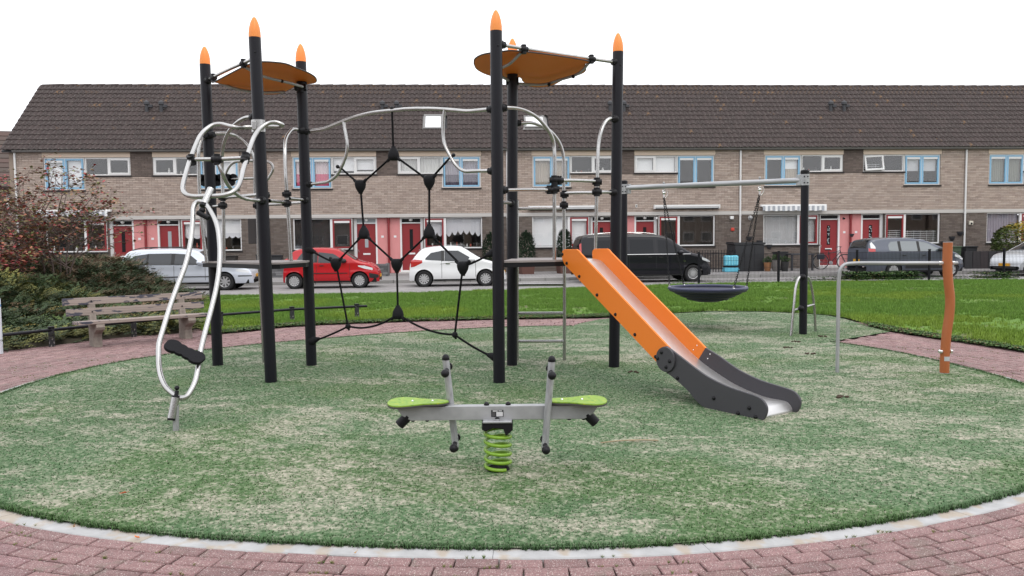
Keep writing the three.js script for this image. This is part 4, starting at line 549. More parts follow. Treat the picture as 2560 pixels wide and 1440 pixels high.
for (const [a, b, sag] of [['T0', 'N1', 0], ['N1', 'N2', 0], ['N1', 'N3', 0], ['N2', 'BL', 0], ['N3', 'BR', 0], ['N2', 'N4', 0], ['N3', 'N5', 0], ['N4', 'N6', 0], ['N4', 'N7', 0], ['N5', 'N7', 0], ['N5', 'N8', 0], ['N6', 'C1', 0.01], ['N8', 'D1', 0.01], ['N6', 'K1', 0], ['N8', 'K2', 0], ['N7', 'N9', 0], ['K1', 'N9', 0.075], ['N9', 'K2', 0.06], ['K1', 'C2', 0.01], ['K2', 'D2', 0.015]]) {
  const p = NET[a], q = NET[b], P = [0, 0.25, 0.5, 0.75, 1].map((t) => [lerp(p[0], q[0], t), lerp(p[1], q[1], t) - sag * 4 * t * (1 - t), lerp(p[2], q[2], t)]); tubeM('net_rope', P, 0.0125, MAT.rope);
}
for (const [k, up] of [['N1', 1], ['N2', -1], ['N3', -1], ['N4', 1], ['N5', 1], ['N6', -1], ['N7', -1], ['N8', -1], ['N9', 1]]) {
  const [x, y, z] = NET[k], b = new B(); b.lathe([[0, -0.062], [0.045, -0.062], [0.066, -0.042], [0.07, -0.01], [0.06, 0.035], [0.038, 0.075], [0.026, 0.09], [0.026, 0.105], [0, 0.105]].map(([r, h]) => [r, h]), 18, null, up > 0 ? null : [Math.PI, 0, 0]); b.g[0].translate(x, y, z);
  for (const s of [-1, 1]) b.bar([x + s * 0.035, y - up * 0.025, z + s * 0.02], [x + s * 0.085, y - up * 0.068, z + s * 0.046], 0.024, 0.018, 12); for (const s of [-1, 1]) b.ball(0.006, x + s * 0.03, y - up * 0.02, z + 0.052); b.ball(0.006, x, y + up * 0.05, z + 0.038); b.build('net_connector', MAT.rubber, play);
}
for (const k of ['K1', 'K2']) new B().ball(0.036, ...NET[k]).ball(0.014, NET[k][0] + 0.01, NET[k][1] - 0.04, NET[k][2]).build('net_knot', MAT.rubber, play);
for (const [k, dx] of [['C1', -1], ['D1', 1], ['C2', -1], ['D2', 1]]) { const [x, y, z] = NET[k]; new B().bar([x + dx * 0.03, y, z], [x - dx * 0.07, y + (k[1] === '2' ? 0.03 : -0.03), z - dx * 0.01], 0.058, 0.018, 16).ball(0.058, x + dx * 0.03, y, z).build('rope_anchor', MAT.rubber, play); }
for (const [x, y, z] of [[-1.411, 3.195, -9.297], [-2.16, 2.545, -9.68], [-0.655, 2.585, -8.885]]) new B().ball(0.024, x, y, z).build('bolt', MAT.black, play);
// right tower
tubeM('arch_bar', [[-0.10, 3.072, -8.640], [-0.019, 3.077, -8.660], [0.074, 3.079, -8.720], [0.183, 3.057, -8.780], [0.294, 3.001, -8.820], [0.389, 2.912, -8.860], [0.454, 2.823, -8.900], [0.496, 2.719, -8.950], [0.506, 2.576, -8.950], [0.504, 2.353, -8.950], [0.502, 2.181, -8.950], [0.499, 1.789, -8.950], [0.496, 1.36, -8.950]]);
tubeM('arch_bar', [[0.064, 3.086, -9.830], [0.161, 3.089, -9.860], [0.278, 3.102, -9.950], [0.386, 3.076, -10.020], [0.514, 3.012, -10.080], [0.606, 2.918, -10.120], [0.662, 2.814, -10.150], [0.692, 2.689, -10.160], [0.692, 2.382, -10.160], [0.691, 2.219, -10.160], [0.693, 1.814, -10.160], [0.694, 1.076, -10.160], [0.687, -0.04, -10.160]]);
tubeM('arch_bar', [[1.327, 3.086, -9.580], [1.217, 3.078, -9.520], [1.153, 3.022, -9.480], [1.103, 2.922, -9.420], [1.070, 2.786, -9.400], [1.056, 2.651, -9.380], [1.044, 2.333, -9.360], [1.037, 2.179, -9.360], [1.026, 1.793, -9.360], [1.015, 1.40, -9.360]]);
flange(-0.07, 3.073, -8.645, [1, 0, -0.2]); flange(0.10, 3.086, -9.845, [1, 0, -0.2]); flange(1.27, 3.08, -9.55, [-1, 0, 0.4]);
tubeM('ladder_rail', [[0.080, 2.136, -10.2], [0.07, 1.1, -10.2], [0.060, -0.04, -10.2]]);
for (const y of [1.014, 0.636, 0.262]) new B().bar([0.07, y, -10.2], [0.69, y, -10.16], 0.02, 0.02, 14).build('ladder_rung', MAT.steel, play);
for (const [a, b] of [[[-0.069, 2.167, -8.65], [0.49, 2.182, -8.95]], [[0.521, 2.29, -8.95], [1.042, 2.308, -9.36]], [[0.704, 2.216, -10.14], [1.049, 2.170, -9.38]], [[1.047, 2.174, -9.36], [1.26, 2.185, -9.57]], [[-0.102, 2.030, -8.65], [0.0, 2.075, -9.75]], [[0.079, 2.021, -10.20], [0.683, 2.018, -10.16]]]) tubeM('rail', [a, [(a[0] + b[0]) / 2, (a[1] + b[1]) / 2 + 0.004, (a[2] + b[2]) / 2], b], 0.02);
joint(0.503, 2.295, -8.95, [0, 1, 0], 1.15); joint(0.502, 2.19, -8.95, [0, 1, 0], 1.15); joint(0.44, 2.183, -8.93, [1, 0, -0.2]); joint(0.56, 2.293, -8.98, [1, 0, -0.6]); joint(0.70, 2.20, -10.15, [0, 1, 0], 1.1); joint(0.693, 2.06, -10.16, [0, 1, 0], 1.1); joint(1.04, 2.30, -9.36, [0, 1, 0], 1.15); joint(1.038, 2.18, -9.36, [0, 1, 0], 1.15); flange(-0.07, 2.167, -8.65, [1, 0, -0.3]); flange(1.255, 2.185, -9.56, [-1, 0, 0.3]); flange(0.0, 2.075, -9.73, [0, 0, 1]);
{ // slide: two side panels either side of a steel chute
  const ax = V(-0.58, 0, -0.815), nn = V(0.815, 0, -0.58), o = V(2.24, 0, -6.67);
  const basis = (off) => new THREE.Matrix4().makeBasis(ax, V(0, 1, 0), nn).setPosition(o.clone().addScaledVector(nn, off - 0.017));
  const side = (pts, thick, off, bev = 0.004) => { const g = new THREE.ExtrudeGeometry(new THREE.Shape(pts.map((p) => new THREE.Vector2(...p))), { depth: thick, bevelEnabled: true, bevelSize: bev, bevelThickness: bev, bevelSegments: 1, curveSegments: 8 }); return flat(g.applyMatrix4(basis(off))); };
  const sm = (pts, n = 40) => new THREE.SplineCurve(pts.map((p) => new THREE.Vector2(...p))).getPoints(n).map((p) => [p.x, p.y]);
  const orangeP = [[2.825, 1.45], [2.815, 1.475], [2.78, 1.492], [2.568, 1.494], [2.535, 1.48], [2.50, 1.45], [1.15, 0.52], [1.13, 0.40], [1.308, 0.352], [2.78, 1.322], [2.82, 1.38]];
  const dark = [...sm([[1.168, 0.535], [1.09, 0.50], [0.92, 0.42], [0.78, 0.355], [0.632, 0.297], [0.421, 0.245], [0.236, 0.221], [0.11, 0.206], [0.04, 0.182], [-0.004, 0.132], [-0.006, 0.077], [0.02, 0.02]]), [0.05, 0.002], [0.663, 0.002], ...sm([[0.70, 0.012], [0.79, 0.06], [0.886, 0.136], [1.065, 0.233], [1.176, 0.28], [1.27, 0.335], [1.30, 0.40], [1.28, 0.465], [1.235, 0.515], [1.168, 0.535]], 24)];
  const darkM = M(0.045, 0.043, 0.050, 0.55, { bumpMap: grainB, bumpScale: 0.0006 }), edgeM = M(0.33, 0.32, 0.31, 0.6);
  const chuteMap = tex(256, (u, v) => { const k = 0.62 + 0.1 * (fbm(u * 20, v * 20, 4, 27, 20) - 0.5); return [k, k * 0.99, k * 0.985]; });
  const slide = mesh('slide_chute', (() => { // the steel bed: profile swept across
    const prof = sm([[2.80, 1.375], [2.70, 1.36], [2.60, 1.31], [2.102, 0.965], [1.6, 0.63], [1.21, 0.375], [0.921, 0.24], [0.681, 0.155], [0.39, 0.098], [0.16, 0.092], [0.10, 0.07], [0.07, 0.03], [0.068, 0.004]], 60), pos = [], idx = [];
    const lip = [[0.0, 0.004], [0.006, 0.001], [0.02, 0], [0.43, 0], [0.444, 0.001], [0.45, 0.004]];
    prof.forEach(([s, h]) => lip.forEach(([w, d]) => { const p = o.clone().addScaledVector(ax, s).addScaledVector(nn, w); pos.push(p.x, h + d, p.z); }));
    for (let i = 0; i < prof.length - 1; i++) for (let k = 0; k < 5; k++) { const a = i * 6 + k; idx.push(a, a + 6, a + 1, a + 1, a + 6, a + 7); }
    const g = new THREE.BufferGeometry(); g.setAttribute('position', new THREE.Float32BufferAttribute(pos, 3)); g.setIndex(idx); g.computeVertexNormals(); const uv = []; for (let i = 0; i < pos.length; i += 3) uv.push(pos[i], pos[i + 1] + pos[i + 2]); g.setAttribute('uv', new THREE.Float32BufferAttribute(uv, 2)); return g;
  })(), new THREE.MeshStandardMaterial({ map: chuteMap, metalness: 0.85, roughness: 0.42, side: THREE.DoubleSide }), play);
  mesh('orange_side', side(orangeP, 0.017, 0), orangeMat, slide); mesh('orange_side', side([...orangeP.slice(0, 6), [1.094, 0.486], [1.222, 0.305], ...orangeP.slice(9)], 0.017, 0.467), orangeMat, slide);
  mesh('grey_side', side(dark, 0.017, -0.021), darkM, slide);
  mesh('grey_side', side([...sm([[1.090, 0.484], [0.92, 0.42], [0.78, 0.355], [0.632, 0.297], [0.421, 0.245], [0.236, 0.221], [0.11, 0.206], [0.04, 0.182], [-0.004, 0.132], [-0.006, 0.077], [0.02, 0.02]]), [0.05, 0.002], [0.663, 0.002], ...sm([[0.70, 0.012], [0.79, 0.06], [0.886, 0.136], [1.065, 0.233], [1.176, 0.272], [1.217, 0.304]], 20)], 0.017, 0.467), darkM, slide);
  const circ = (r) => Array.from({ length: 40 }, (_, i) => [1.168 + r * Math.cos(i * Math.PI / 20), 0.408 + r * Math.sin(i * Math.PI / 20)]);
  mesh('round_joint_plate', side(circ(0.122), 0.016, -0.043, 0.003), darkM, slide);
  const bolt = (s, h, off, mat, r = 0.019) => { const p = o.clone().addScaledVector(ax, s).addScaledVector(nn, off); new B().ball(r, p.x, h, p.z).build('slide_bolt', mat, slide); };
  for (const [s, h] of [[2.815, 1.437], [2.735, 1.335], [2.515, 1.19], [2.215, 0.995], [1.923, 0.80], [1.629, 0.61], [1.334, 0.412]]) bolt(s, h, -0.02, MAT.black);
  for (const [s, h] of [[1.214, 0.475], [1.265, 0.407], [1.104, 0.398], [1.152, 0.334]]) bolt(s, h, -0.062, MAT.black);
  for (const [s, h] of [[1.02, 0.241], [0.571, 0.114], [0.173, 0.091], [0.104, 0.022], [0.294, 0.02]]) bolt(s, h, -0.042, MAT.black);
  for (const [s, h] of [[1.20, 0.50], [1.25, 0.45], [1.03, 0.43], [1.06, 0.38]]) bolt(s, h, 0.449, MAT.chrome, 0.008);
}

// ---------------------------------------------------------------- the spinner that leans between tower and ground
{
  const sp = thing('leaning_spinner', 'bent steel loop with a black footplate, leaning from the ring to a ground post', 'spinner', [-2.9, 0, -6.46]);
  const loc = (p) => [p[0] + 2.9, p[1], p[2] + 6.46];
  const SPIN = [[-3.062, 2.014, -7.679],[-3.116, 2.018, -7.681],[-3.140, 1.973, -7.656],[-3.124, 1.839, -7.579],[-3.099, 1.613, -7.445],[-3.100, 1.411, -7.322],[-3.130, 1.215, -7.199],[-3.153, 1.041, -7.086],[-3.166, 0.842, -6.953],[-3.170, 0.708, -6.860],[-3.150, 0.620, -6.799],[-3.096, 0.478, -6.696],[-3.028, 0.381, -6.624],[-2.958, 0.326, -6.583],[-2.868, 0.281, -6.549],[-2.816, 0.284, -6.552],[-2.789, 0.324, -6.583],[-2.768, 0.405, -6.645],[-2.771, 0.517, -6.727],[-2.781, 0.617, -6.799],[-2.781, 0.778, -6.912],[-2.769, 1.006, -7.065],[-2.764, 1.211, -7.199],[-2.779, 1.407, -7.322],[-2.819, 1.610, -7.445],[-2.878, 1.784, -7.548],[-2.952, 1.900, -7.615],[-3.021, 1.984, -7.663]];
  new B().tube(SPIN.map(loc), 0.0235, 220, 14, true).build('loop_tube', MAT.steel, sp);
  new B().bar(loc([-2.917, 0.118, -6.49]), loc([-2.893, 0.29, -6.53]), 0.034, 0.034, 18).build('lower_bearing', MAT.steel, sp);
  new B().bar(loc([-2.919, 0.10, -6.486]), loc([-2.917, 0.118, -6.49]), 0.032, 0.034, 18).bar(loc([-2.893, 0.29, -6.53]), loc([-2.891, 0.304, -6.533]), 0.035, 0.033, 18).build('bearing_cap', MAT.black, sp);
  new B().bar(loc([-2.891, 0.30, -6.533]), loc([-2.885, 0.345, -6.545]), 0.017).ball(0.021, ...loc([-2.892, 0.365, -6.56])).build('spindle', MAT.black, sp);
  new B().box(0.045, 0.26, 0.045, ...loc([-2.893, 0.09, -6.52]), [0, 0.3, -0.03]).build('ground_post', MAT.galv, sp);
  new B().bar(loc([-3.045, 1.985, -7.66]), loc([-3.01, 2.15, -7.77]), 0.035, 0.035, 18).build('upper_bearing', MAT.steel, sp);
  new B().bar(loc([-3.048, 1.97, -7.65]), loc([-3.043, 1.995, -7.667]), 0.037, 0.037, 18).ball(0.03, ...loc([-3.05, 1.93, -7.63])).rbox(0.14, 0.05, 0.05, 0.02, ...loc([-3.03, 1.88, -7.60]), [0, 0, -0.5]).build('bearing_cap', MAT.black, sp);
  const fo = [], lobes = [[-0.135, 0.085], [-0.045, 0.072], [0.045, 0.072], [0.135, 0.085]]; // outline of the four-lobed footplate
  for (let i = 0; i <= 60; i++) { const x = -0.215 + 0.43 * i / 60, y = Math.max(...lobes.map(([c, r]) => (Math.abs(x - c) < r ? Math.sqrt(r * r - (x - c) ** 2) : 0))); fo.push([x, y]); }
  const foot = [...fo, ...fo.slice(1, -1).reverse().map(([x, y]) => [x, -y])], place = (g) => { g.scale(0.83, 0.83, 1); g.rotateX(-Math.PI / 2 + 0.5); g.rotateZ(-0.47); g.translate(...loc([-2.885, 0.645, -6.72])); return g; };
  mesh('footplate', place(new B().extrude(foot, 0.022, 0.005).geo()), MAT.rubber, sp);
  mesh('plate_bracket', place(new B().box(0.07, 0.05, 0.03, -0.17, 0.0, -0.022).box(0.07, 0.05, 0.03, 0.17, 0.0, -0.022).ball(0.014, -0.15, -0.03, -0.03).ball(0.014, 0.15, -0.03, -0.03).ball(0.014, 0.12, -0.03, -0.03).geo()), MAT.galv, sp);
}

// ---------------------------------------------------------------- basket swing
{
  const fr = thing('swing_frame', 'galvanised swing beam between two black posts', 'swing frame'), S1 = [2.13, -14.6], S2 = [4.825, -12.71];
  for (const [x, z] of [S1, S2]) { const p = new B().bar([x, -0.05, z], [x, 2.66, z], 0.063, 0.063, 24).build('post', MAT.post, fr); new B().bar([x, 2.66, z], [x, 2.70, z], 0.07, 0.07, 24).bar([x, 2.70, z], [x, 2.715, z], 0.07, 0.05, 24).build('post_cap', MAT.black, p); new B().bar([x, 2.46, z], [x, 2.64, z], 0.069, 0.069, 24).rbox(0.06, 0.18, 0.15, 0.008, x + (z < -14 ? 0.06 : -0.06), 2.55, z + 0.02 * (z < -14 ? 1 : -1), [0, 0.61, 0]).build('bracket', MAT.galv, p); for (let i = 0; i < 4; i++) new B().ball(0.012, x + (i % 2 ? 0.02 : -0.035), 2.5 + 0.1 * (i >> 1), z + 0.068).build('bolt', MAT.black, p); }
  new B().bar([2.18, 2.575, -14.565], [4.78, 2.545, -12.74], 0.045, 0.045, 20).build('beam', MAT.galv, fr);
  for (const t of [0.245, 0.775]) { const x = lerp(2.13, 4.825, t), z = lerp(-14.6, -12.71, t); new B().bar([x, 2.50, z], [x, 2.63, z], 0.011).ball(0.02, x, 2.625, z).build('hanger_bolt', MAT.galv, fr); }
  new B().tube([[4.547, -0.02, -12.50], [4.611, 0.522, -12.55], [4.659, 0.813, -12.60], [4.728, 0.945, -12.65], [4.80, 0.975, -12.69]], 0.021).tube([[5.168, -0.02, -13.05], [5.130, 0.407, -13.02], [5.045, 0.789, -12.95], [4.964, 0.92, -12.85], [4.87, 0.965, -12.75]], 0.021).build('step_frame', MAT.steel, fr);
  new B().bar([4.60, 0.42, -12.54], [5.11, 0.47, -13.0], 0.018).build('step_bar', MAT.steel, fr); new B().ball(0.05, 4.79, 0.96, -12.66).ball(0.05, 4.77, 0.44, -12.66).build('clamp', MAT.black, fr);
  // basket
  const sw = thing('basket_swing', 'round dark blue rubber basket swing hanging on four black chains', 'swing', [3.48, 0, -13.66]);
  const bk = M(0.020, 0.022, 0.038, 0.55), rimM = M(0.035, 0.038, 0.085, 0.45);
  new B().lathe([[0.0, 0.475], [0.18, 0.485], [0.30, 0.515], [0.34, 0.525], [0.36, 0.545], [0.43, 0.565], [0.46, 0.585], [0.475, 0.60], [0.54, 0.615], [0.56, 0.635], [0.575, 0.655], [0.62, 0.66], [0.665, 0.675], [0.685, 0.70], [0.66, 0.72], [0.6, 0.70], [0.5, 0.62], [0.3, 0.545], [0, 0.51]], 56).build('bowl', bk, sw);
  new B().add(new THREE.TorusGeometry(0.665, 0.032, 10, 64), [0, 0.728, 0], [Math.PI / 2, 0, 0], null).build('rim', rimM, sw);
  const rg = new B(); for (const [r, y] of [[0.57, 0.645], [0.47, 0.592], [0.355, 0.537]]) rg.add(new THREE.TorusGeometry(r, 0.013, 6, 56), [0, y, 0], [Math.PI / 2, 0, 0]); rg.build('tread_ring', bk, sw);
  const link = (() => { const g = new THREE.TorusGeometry(0.0175, 0.0058, 5, 10); g.scale(0.85, 1.35, 1); return g; })();
  const hook = [[2.79 - 3.48, 2.50, -14.137 + 13.66], [4.219 - 3.48, 2.48, -13.135 + 13.66]];
  for (const [h, a] of [[0, 2.62], [0, 3.55], [1, -0.52], [1, 0.42]]) {
    const A = V(...hook[h]), E = V(Math.cos(-a + 0.6) * 0.665, 0.745, Math.sin(-a + 0.6) * 0.665), top = A.clone().add(V(0, -0.13, 0)), d = E.clone().sub(top), n = Math.floor(d.length() / 0.036), b = new B(), q = new THREE.Quaternion().setFromUnitVectors(Y, d.clone().normalize());
    for (let i = 0; i < n; i++) { const g = link.clone(); if (i % 2) g.rotateY(Math.PI / 2); g.rotateY(0.5); g.applyQuaternion(q); const p = top.clone().addScaledVector(d, (i + 0.5) / n); g.translate(p.x, p.y, p.z); b.g.push(flat(g)); } b.build('chain', MAT.black, sw);
    new B().bar([E.x, E.y - 0.02, E.z], [E.x, E.y + 0.05, E.z], 0.013).ball(0.022, E.x, E.y, E.z).build('chain_shackle', MAT.chrome, sw);
  }
  for (const h of hook) new B().add(new THREE.TorusGeometry(0.028, 0.009, 8, 16), [h[0], h[1] - 0.03, h[2]], [0, 0.6, 0]).bar([h[0], h[1] - 0.05, h[2]], [h[0], h[1] - 0.14, h[2]], 0.014).ball(0.03, h[0], h[1] - 0.055, h[2], null).tube([[h[0] + 0.05, h[1], h[2]], [h[0] + 0.07, h[1] - 0.08, h[2]], [h[0] + 0.02, h[1] - 0.16, h[2]]], 0.005).build('swivel', MAT.chrome, sw);
}

// ---------------------------------------------------------------- turning bar with the wavy orange post
{
  const t = thing('turning_bar', 'steel turning bar running from the ground to a wavy orange post', 'bar');
  new B().tube([[3.844, -0.04, -9.04], [3.845, 0.6, -9.04], [3.845, 1.13, -9.035], [3.86, 1.23, -9.03], [3.91, 1.283, -9.03], [4.0, 1.296, -9.02], [4.5, 1.295, -8.98], [5.17, 1.292, -8.925]], 0.0215, 70, 14).build('bar_tube', MAT.galv, t);
  new B().tube([[5.047, -0.03, -8.92], [5.047, 0.12, -8.92], [5.05, 0.254, -8.92], [5.063, 0.488, -8.92], [5.088, 0.70, -8.92], [5.091, 0.885, -8.92], [5.066, 1.08, -8.92], [5.05, 1.281, -8.92], [5.05, 1.527, -8.92]], 0.051, 80, 24).bar([5.05, 1.524, -8.92], [5.05, 1.531, -8.92], 0.051, 0.051, 24).build('wavy_post', M(0.34, 0.10, 0.028, 0.5, { bumpMap: coarseB, bumpScale: 0.001 }), t);
  new B().bar([5.05, 1.531, -8.92], [5.05, 1.539, -8.92], 0.049, 0.049, 24).build('top_plate', MAT.galv, t);
  new B().rbox(0.06, 0.045, 0.045, 0.015, 4.985, 1.293, -8.93).rbox(0.04, 0.045, 0.045, 0.015, 5.115, 1.293, -8.92).build('bar_collar', MAT.chrome, t); new B().rbox(0.05, 0.045, 0.05, 0.018, 4.985, 0.262, -8.9).rbox(0.035, 0.045, 0.05, 0.015, 5.108, 0.262, -8.9).build('hex_nut', MAT.chrome, t);
  new B().add(new THREE.CylinderGeometry(0.0525, 0.0525, 0.052, 16, 1, true, -0.65, 1.3), [5.049, 0.18, -8.92]).build('info_sticker', M(0.42, 0.44, 0.45, 0.5, { side: THREE.DoubleSide }), t); new B().bar([5.047, 0.0, -8.92], [5.047, 0.012, -8.92], 0.054, 0.054, 24).build('base_ring', MAT.galv, t);
}

// ---------------------------------------------------------------- spring seesaw
{
  const t = thing('spring_seesaw', 'grey spring seesaw with lime green seats on a lime coil spring', 'seesaw', [-0.11, 0, -5.3]);
  const lime = M(0.17, 0.32, 0.02, 0.4), by = 0.412;
  const coil = []; for (let i = 0; i <= 150; i++) { const k = i / 150, a = k * Math.PI * 2 * 5 + 0.9, r = 0.087; coil.push([r * Math.cos(a), 0.018 + 0.275 * smooth(0, 1, k * 0.999) * 0.25 + 0.275 * k * 0.75, r * Math.sin(a)]); }
  new B().tube(coil, 0.0125, 420, 10).build('coil_spring', lime, t);
  new B().bar([0, 0.0, 0], [0, 0.02, 0], 0.085, 0.075, 28).build('spring_base', MAT.rubber, t);
  const head = new B().extrude([[-0.10, 0.005], [0.10, 0.005], [0.10, -0.04], [0.06, -0.075], [0.045, -0.03], [-0.03, -0.022], [-0.085, -0.045], [-0.10, -0.035]], 0.17, 0.006, [0, 0.345, -0.085]).build('spring_head', MAT.black, t); new B().rbox(0.2, 0.014, 0.2, 0.005, 0, 0.36, 0).ball(0.018, 0.0, 0.372, 0.07).build('head_plate', MAT.galv, head); new B().ball(0.017, 0, 0.376, 0.07).build('bolt', MAT.black, head);
  const beam = new B().extrude([[-0.70, 0.045], [0.70, 0.045], [0.66, -0.01], [0.60, -0.046], [-0.60, -0.046], [-0.66, -0.01]], 0.06, 0.004, [0, by, -0.03]).build('beam', MAT.galv, t);
  for (const x of [-0.075, 0.075]) new B().ball(0.019, x, by + 0.052, 0).build('bolt', MAT.black, beam);
  for (const x of [-0.59, -0.49, 0.50, 0.60]) new B().ball(0.016, x, by - 0.05, 0).build('bolt', MAT.black, beam);
  for (const s of [-1, 1]) new B().bar([s * 0.62, by - 0.02, 0], [s * 0.685, by - 0.085, 0], 0.036, 0.036, 18).build('bumper', MAT.black, beam);
  { // rating plate with unreadably small print
    const cv = document.createElement('canvas'); cv.width = 128; cv.height = 72; const c = cv.getContext('2d'); c.fillStyle = '#15161a'; c.fillRect(0, 0, 128, 72); c.fillStyle = '#d9dadb'; c.fillRect(16, 5, 52, 9); c.fillRect(76, 5, 36, 7); c.fillRect(54, 20, 66, 46); c.fillStyle = '#777'; for (let i = 0; i < 5; i++) c.fillRect(8, 22 + i * 9, 36, 3); c.fillStyle = '#444'; for (let i = 0; i < 4; i++) c.fillRect(58, 26 + i * 10, 58, 2);
    const tx = new THREE.CanvasTexture(cv); tx.colorSpace = THREE.SRGBColorSpace; const g = new THREE.PlaneGeometry(0.085, 0.048); g.translate(0.0, by - 0.004, 0.0365); mesh('rating_plate', g, new THREE.MeshStandardMaterial({ map: tx, roughness: 0.5 }), beam);
  }
  const seatMap = tex(256, (u, v) => { const k = hash(Math.floor(u * 22 + 3 * Math.sin(v * 9)), Math.floor(v * 22 + 2 * Math.sin(u * 7)), 77); return k > 0.84 ? [0.11, 0.25, 0.02] : k > 0.78 ? [0.34, 0.38, 0.02] : [0.20, 0.33, 0.03]; }, true, 3, 3); const seatM = new THREE.MeshStandardMaterial({ map: seatMap, roughness: 0.5 });
  for (const s of [-1, 1]) {
    const sp = new THREE.SplineCurve([[0.42, 0.04], [0.48, 0.07], [0.56, 0.08], [0.66, 0.13], [0.74, 0.15], [0.80, 0.10], [0.82, 0.0], [0.80, -0.10], [0.74, -0.15], [0.66, -0.13], [0.56, -0.08], [0.48, -0.07], [0.42, -0.04], [0.40, 0], [0.42, 0.04]].map(([a, b]) => new THREE.Vector2(s * (a - 0.06), b))).getPoints(50).map((p) => [p.x, p.y]);
    const seat = new B().extrude(sp, 0.006, 0.002, [0, by + 0.072, 0], [-Math.PI / 2, 0, 0]).build('seat', seatM, t); new B().extrude(sp, 0.007, 0.0025, [0, by + 0.060, 0], [-Math.PI / 2, 0, 0]).build('seat_base', hplEdge, seat); for (const x of [0.5, 0.64]) new B().ball(0.009, s * (x - 0.05), by + 0.081, 0, null).build('seat_bolt', MAT.chrome, seat);
    const z = s < 0 ? -0.062 : 0.062, top = s < 0 ? [-0.36, 0.775, z] : [0.378, 0.775, z], bot = s < 0 ? [-0.30, 0.15, z] : [0.325, 0.165, z];
    const hd = new B().bar(bot, top, 0.0245, 0.0245, 18).build('handle_tube', MAT.galv, t); new B().bar([top[0], top[1] - 0.005, top[2]], [top[0], top[1] + 0.012, top[2]], 0.027, 0.027, 18).lathe([[0.024, 0.012], [0.022, 0.024], [0.012, 0.034], [0, 0.036]], 16, top).build('tube_cap', MAT.black, hd);
    for (const [p, y] of [[top, -0.075], [bot, 0.03]]) { const k = y < 0 ? 1 + y / (top[1] - bot[1]) : y / (top[1] - bot[1]), x = lerp(bot[0], top[0], k), yy = lerp(bot[1], top[1], k); new B().bar([x, yy, z - 0.15], [x, yy, z + 0.15], 0.0165, 0.0165, 14).build('grip', MAT.rubber, hd); for (const e of [-1, 1]) new B().ball(0.029, x, yy, z + e * 0.15).bar([x, yy, z + e * 0.13], [x, yy, z + e * 0.142], 0.028).build('grip_end', MAT.black, hd); }
    new B().ball(0.022, bot[0], bot[1] - 0.012, z).build('foot_cap', MAT.black, hd);
  }
}

